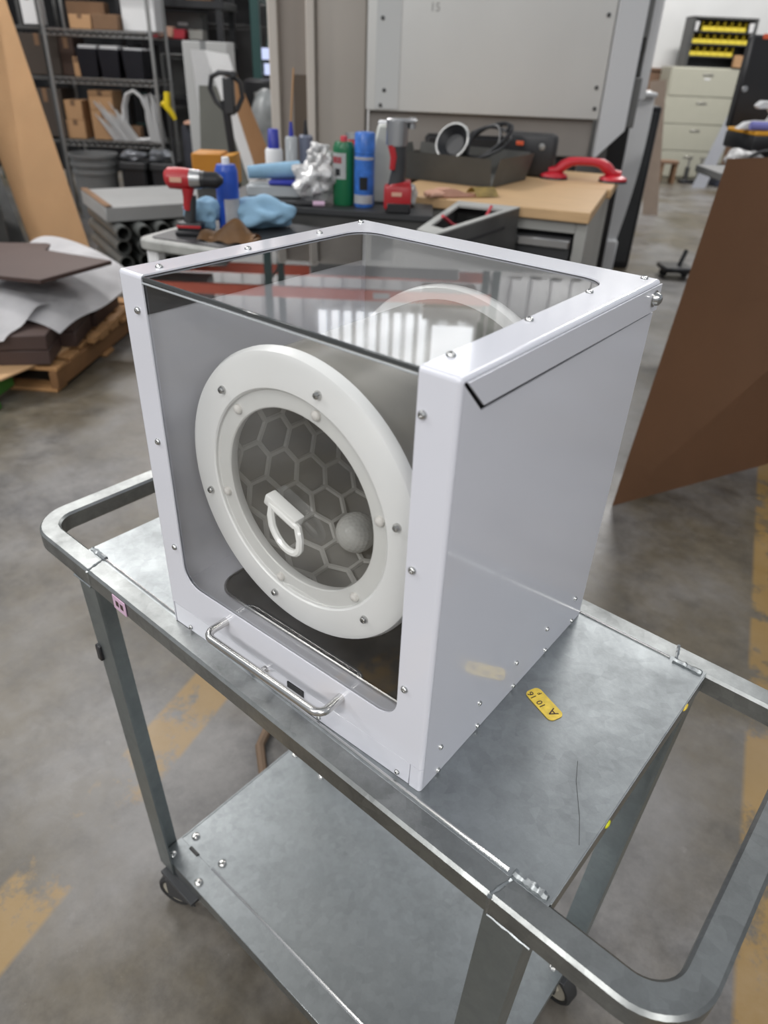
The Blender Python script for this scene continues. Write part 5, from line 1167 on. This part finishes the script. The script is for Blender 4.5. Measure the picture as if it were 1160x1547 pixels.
t = TB('black_goods', 'black wrapped equipment on top of the film-wrapped goods', 'goods', -1.28, 7.75, 0)
m = MB(); m.box(-0.22, 0.16, 0, 0.35, 0, 1.24, 0.02); m.build('body', M_black, t); m = MB(); m.box(-0.12, 0.0, -0.01, 0.0, 1.08, 1.14, 0.003); m.build('label', M_chrome, t)
# screens
t = TB('twin_monitor', 'two glowing pale blue monitors stacked beside the green rack upright', 'monitor', -1.46, 9.0, 0)
m = MB(); m.box(0.02, 0.16, 0.04, 0.35, 0, 1.20, 0.006); m.box(0.04, 0.08, 0.05, 0.08, 1.14, 1.40); m.build('desk', M_black, t)
for z, x0 in ((1.39, -0.07), (1.25, -0.04)):
    m = MB(); m.box(x0-0.01, 0.16, 0.0, 0.04, z-0.01, z+0.115, 0.004); mo = m.build('monitor', M_black, t)
    m = MB(); m.box(x0, 0.15, -0.003, 0.002, z, z+0.105); m.build('screen', M_screen, mo)
# pallet racking: green uprights, orange beams with loads, seen mirrored in the clear top of the enclosure
rk = TB('pallet_racking', 'tall pallet racking with dark green uprights and orange beams behind the machine', 'racking', -1.52, 8.7, 0)
for x in (-3.4, 0.0, 2.75):
    for y in (0, 1.0):
        m = MB(); m.box(x-0.045, x+0.045, y-0.035, y+0.035, 0, 5.2, 0.004); m.build('upright', M_rack, rk)
    m = MB()
    for k in range(6): m.cyl((x, 0, 0.3+0.8*k), (x, 1.0, 0.3+0.8*k+(0.6 if k % 2 else 0)), 0.014, seg=6)
    m.build('brace', M_rack, rk)
for z in (2.75, 3.52):
    for x0, x1 in ((-3.355, -0.045), (0.045, 2.705)):
        for y in (-0.02, 1.0):
            m = MB(); m.box(x0, x1, y-0.025, y+0.025, z, z+0.13, 0.004); bm_ = m.build('beam', M_beam, rk)
            m = MB(); m.box((x0+x1)/2-0.10, (x0+x1)/2+0.10, y-0.028, y-0.024, z+0.03, z+0.10); m.build('capacity_plate', M_label, bm_)
for i, (x, w, z, hh, mt, lab) in enumerate(((-2.6, 0.5, 3.652, 0.5, M_card, 'tan crate on the upper left beams of the pallet racking'), (-1.4, 0.5, 3.652, 0.65, M_dgrey, 'dark crate on the upper left beams of the pallet racking'), (2.25, 0.36, 3.652, 0.22, M_foam, 'white wrapped load on the upper right beams of the pallet racking'),
        (-2.4, 0.6, 2.882, 0.5, M_black2, 'black crate on the lower left beams of the pallet racking'), (-1.0, 0.5, 2.882, 0.45, M_dgrey, 'grey crate on the lower left beams of the pallet racking'), (1.4, 0.9, 2.882, 0.5, M_grey, 'wide grey crate on the lower right beams of the pallet racking'))):
    t = TB('stored_crate', lab, 'crate', -1.52+x, 8.72, z); m = MB(); m.box(-w, w, 0.0, 0.9, 0, hh, 0.01); m.build('crate', mt, t)
    m = MB(); m.box(-w, w, -0.01, 0.0, 0.0, 0.06); m.build('skid', M_card2, t)
